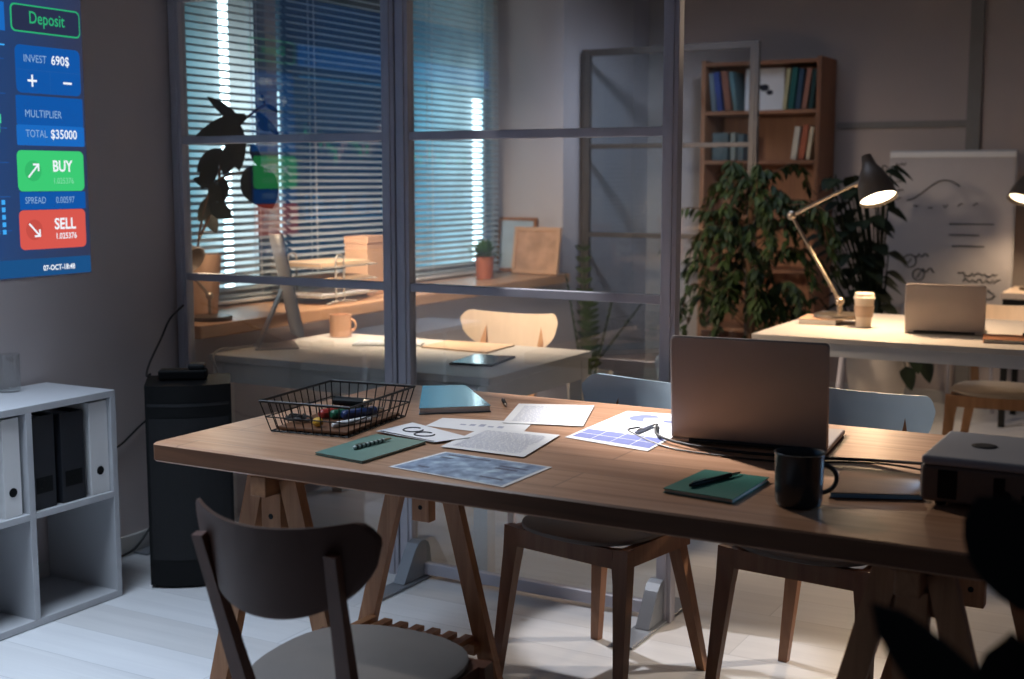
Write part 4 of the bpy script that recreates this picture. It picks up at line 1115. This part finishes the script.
# ------------------------------------------------------------------ right desk and its things
RZ = .75
rd = thing('office_desk', 'lamp-lit white desk at the right with open laptop and lamp', 'desk', (-1.665, 4.94, 0))
MB().box(0, 1.9, 0, 1.03, RZ - .022, RZ, .003).build('desktop', M['white_lam_dim'], rd)
mb = MB().box(.02, 1.88, .02, .045, RZ - .075, RZ - .022).box(.02, 1.88, .985, 1.01, RZ - .075, RZ - .022).box(.02, .045, .045, .985, RZ - .075, RZ - .022).box(1.855, 1.88, .045, .985, RZ - .075, RZ - .022)
mb.build('frame', M['white_lam'], rd)
for x, y, sx2, sy2 in ((.14, .10, -.12, -.05), (1.76, .10, .12, -.05), (.14, .93, -.12, .05), (1.76, .93, .12, .05)):
    MB().tube([(x + .0, y, RZ - .05), (x + sx2 * .6, y + sy2, 0)], .016, 10).build('leg', M['alu'], rd, smooth=True)
laptop('smaller open laptop on the lamp-lit desk, seen from behind', (-.98, 5.275, RZ), radians(8), .305, .215, .192, radians(6))
bk2 = notebook('notebook', 'thick notebook lying under the base of the tall desk lamp', [(-1.60, 5.36), (-1.62, 5.56), (-1.46, 5.575), (-1.44, 5.37)], RZ + .001, .024, M['cardboard'], M['pages'])
notebook('notebook', 'brown notebook on the lamp-lit desk, right of the laptop', [(-.80, 5.08), (-.83, 5.26), (-.60, 5.30), (-.56, 5.12)], RZ + .001, .014, M['frame_wood'], M['pages'])
tag(MB().box(-.035, .035, -.07, .07, 0, .012, .004).build('mobile_phone', M['black'], None, (-.63, 5.20, RZ + .0155), rot=(0, 0, .3)), 'dark phone lying on the brown notebook at far right', 'phone')
cu = thing('paper_cup', 'lidded takeaway coffee cup beside the tall desk lamp', 'cup', (-1.325, 5.375, RZ + .001))
MB().lathe([(.029, 0), (.030, .002), (.041, .122), (.039, .122), (.0005, .12)], 32).build('cup', M['cup'], cu, smooth=True, angle=50)
MB().lathe([(.0355, .045), (.0365, .045), (.0412, .092), (.0402, .092)], 32, cap=False).build('sleeve', M['cup_sleeve'], cu, smooth=True)
MB().lathe([(.0425, .118), (.0445, .121), (.0445, .127), (.041, .129), (.039, .143), (.036, .145), (.034, .141), (.0005, .140)], 32).build('lid', M['cup_lid'], cu, smooth=True, angle=45)
# tall articulated lamp
la = thing('desk_lamp', 'tall articulated desk lamp with dark shade glowing over the right desk', 'lamp', (-1.455, 5.475, RZ + .0255))
MB().lathe([(.105, 0), (.108, .005), (.106, .016), (.03, .02), (.0005, .02)], 36).build('base', M['chrome'], la, smooth=True, angle=40)
MB().tube([(0, 0, .015), (0, 0, .06)], .012, 12).sphere((0, 0, .07), .021, 8).build('base_joint', M['chrome'], la, smooth=True)
J = (-.215, -.02, .435); HD = (.110, -.04, .598)
MB().tube([(0, 0, .07), J], .0075, 10).build('lower_arm', M['chrome'], la, smooth=True)
MB().sphere(J, .021, 8).build('elbow_joint', M['chrome'], la, smooth=True)
MB().tube([J, HD], .007, 10).tube([(HD[0] - .055, HD[1] + .007, HD[2] - .033), HD], .0105, 10).build('upper_arm', M['chrome'], la, smooth=True)
MB().tube([HD, (HD[0] + .012, HD[1], HD[2] + .04), (HD[0] + .02, HD[1], HD[2] + .015)], .009, 10).sphere(HD, .016, 8).build('head_joint', M['chrome'], la, smooth=True)
ax = Matrix.Translation((.146, -.06, .566)) @ Matrix.Rotation(radians(-22), 4, 'Y') @ Matrix.Rotation(radians(-17), 4, 'X')
prof = [(.012, .140), (.021, .137), (.026, .110), (.032, .088), (.050, .058), (.064, .02), (.073, -.02), (.078, -.062), (.080, -.066), (.077, -.064), (.071, -.02), (.062, .018), (.048, .055), (.028, .085), (.0005, .09)]
MB().lathe(prof, 36, mtx=ax).build('lamp_shade', M['shade'], la, smooth=True, angle=60)
MB().lathe([(.0005, -.052), (.0735, -.052)], 30, mtx=ax, cap=False).build('bulb', M['bulb'], la)
# second lamp and table at far right
r2 = thing('side_table', 'dark-framed light table at far right, beside the flip chart', 'table', (-1.085, 7.40, 0))
MB().box(0, 1.3, 0, .5, .715, .75, .003).build('tabletop', M['shell_light'], r2)
MB().box(.01, 1.29, .01, .03, .665, .715).box(.01, .03, .03, .47, .665, .715).box(.01, 1.29, .47, .49, .665, .715).build('frame', M['black'], r2)
for x in (.03, 1.27):
    for y in (.03, .47): MB().box(x - .016, x + .016, y - .016, y + .016, 0, .67, .002).build('leg', M['black'], r2)
l2 = thing('desk_lamp', 'second desk lamp cut off at the photo\'s right edge', 'lamp', (-.945, 7.66, .7512))
MB().lathe([(.08, 0), (.082, .012), (.02, .02), (.0005, .02)], 28).build('base', M['shade'], l2, smooth=True, angle=40)
MB().tube([(0, 0, .015), (.10, 0, .30), (-.02, -.08, .56)], .007, 8).build('arm', M['chrome'], l2)
ax2 = Matrix.Translation((-.06, -.10, .555)) @ Matrix.Rotation(radians(14), 4, 'Y') @ Matrix.Rotation(radians(-26), 4, 'X')
MB().lathe(prof, 32, mtx=ax2).build('lamp_shade', M['shade'], l2, smooth=True, angle=60)
MB().lathe([(.0005, -.046), (.0705, -.046)], 30, mtx=ax2, cap=False).build('bulb', M['bulb2'], l2)

# ------------------------------------------------------------------ camera
H = 1.37; f = 1280.0
pit = math.atan(161 / f); yaw = radians(29.3)
cam = bpy.data.cameras.new('camera'); co = bpy.data.objects.new('camera', cam); COL.objects.link(co)
cam.sensor_width = 36; cam.lens = 36 * f / 1024; cam.clip_start = .05
co.location = (0, 0, H)
co.rotation_euler = (pi / 2 - pit, 0, yaw)
cam.dof.use_dof = True; cam.dof.focus_distance = 3.3; cam.dof.aperture_fstop = 3.2
scn.camera = co

# ------------------------------------------------------------------ light
def light(kind, name, loc, tgt, energy, col, **kw):
    l = bpy.data.lights.new(name, kind); l.energy = energy; l.color = col
    for a, v in kw.items(): setattr(l, a, v)
    o = bpy.data.objects.new(name, l); COL.objects.link(o); o.location = loc
    if tgt is not None: o.rotation_euler = (Vector(tgt) - Vector(loc)).to_track_quat('-Z', 'Y').to_euler()
    return o
light('SPOT', 'key_spot', (-2.4, 3.45, 2.12), (-1.13, 3.0, .75), 430, (1, .96, .95), spot_size=radians(30), spot_blend=1.0, shadow_soft_size=.04)
light('SPOT', 'key_spot_wide', (-2.4, 3.44, 2.12), (-1.0, 2.8, .75), 75, (1, .90, .80), spot_size=radians(58), spot_blend=.9, shadow_soft_size=.03)
light('SPOT', 'floor_spot', (-2.4, 3.47, 2.14), (-1.42, 3.40, 0), 120, (.97, .96, 1), spot_size=radians(22), spot_blend=.4, shadow_soft_size=.02)  # unseen extra spot, added for light patches on the floor behind the table
light('SPOT', 'lamp_spot', (-1.287, 5.39, 1.266), (-1.15, 5.33, .75), 44, (1, .68, .40), spot_size=radians(150), spot_blend=.4, shadow_soft_size=.05)
light('SPOT', 'lamp_spot_far', (-1.02, 7.53, 1.215), (-1.02, 7.5, .75), 12, (1, .70, .42), spot_size=radians(140), spot_blend=.6, shadow_soft_size=.05)
light('POINT', 'sill_lamp_glow', (-3.50, 3.80, 1.12), None, 2.2, (1, .70, .45), shadow_soft_size=.05)
light('SPOT', 'office_spot', (-3.08, 4.2, 1.88), (-2.93, 5.2, .68), 230, (1, .77, .56), spot_size=radians(112), spot_blend=.8, shadow_soft_size=.12)  # no visible fixture: added to light the glassed office warmly
light('SPOT', 'pillar_spot', (-1.5, 5.0, 2.8), (-3.42, 7.55, 1.40), 260, (.66, .77, 1), spot_size=radians(33), spot_blend=.9, shadow_soft_size=.2)  # added cool spot, source unseen, brightens the pillar and far wall
light('SPOT', 'right_spot', (.7, 4.35, 1.75), (-1.12, 3.30, .12), 200, (1, .84, .68), spot_size=radians(19), spot_blend=.5, shadow_soft_size=.04)
light('POINT', 'warm_fill', (-1.25, 4.45, 1.95), None, 3, (1, .75, .52), shadow_soft_size=.2)  # unseen weak fill, added to warm the right desk's front
light('AREA', 'cool_overhead', (-2.75, 1.8, 2.75), (-2.7, 1.8, 0), 26, (.70, .83, 1), size=.9, spread=radians(80))
light('AREA', 'cool_rear', (-2.3, 6.0, 2.85), (-2.6, 6.2, 0), 10, (.66, .78, 1), size=1.2, spread=radians(150))  # added cool light with no visible fixture, lifts the rear of the room
light('SPOT', 'projector_spill', (-.50, 2.66, .81), (-.60, 2.50, .75), 1.5, (.3, .6, 1), spot_size=radians(60), spot_blend=.6, shadow_soft_size=.01)

w = bpy.data.worlds.new('night_world'); scn.world = w; w.use_nodes = True
bg = w.node_tree.nodes['Background']; bg.inputs['Color'].default_value = (.62, .72, 1, 1); bg.inputs['Strength'].default_value = .029

scn.view_settings.view_transform = 'Standard'; scn.view_settings.look = 'None'; scn.view_settings.exposure = 0
scn.cycles.use_denoising = True
scn.cycles.max_bounces = 8; scn.cycles.transparent_max_bounces = 24
scn.cycles.sample_clamp_indirect = 6
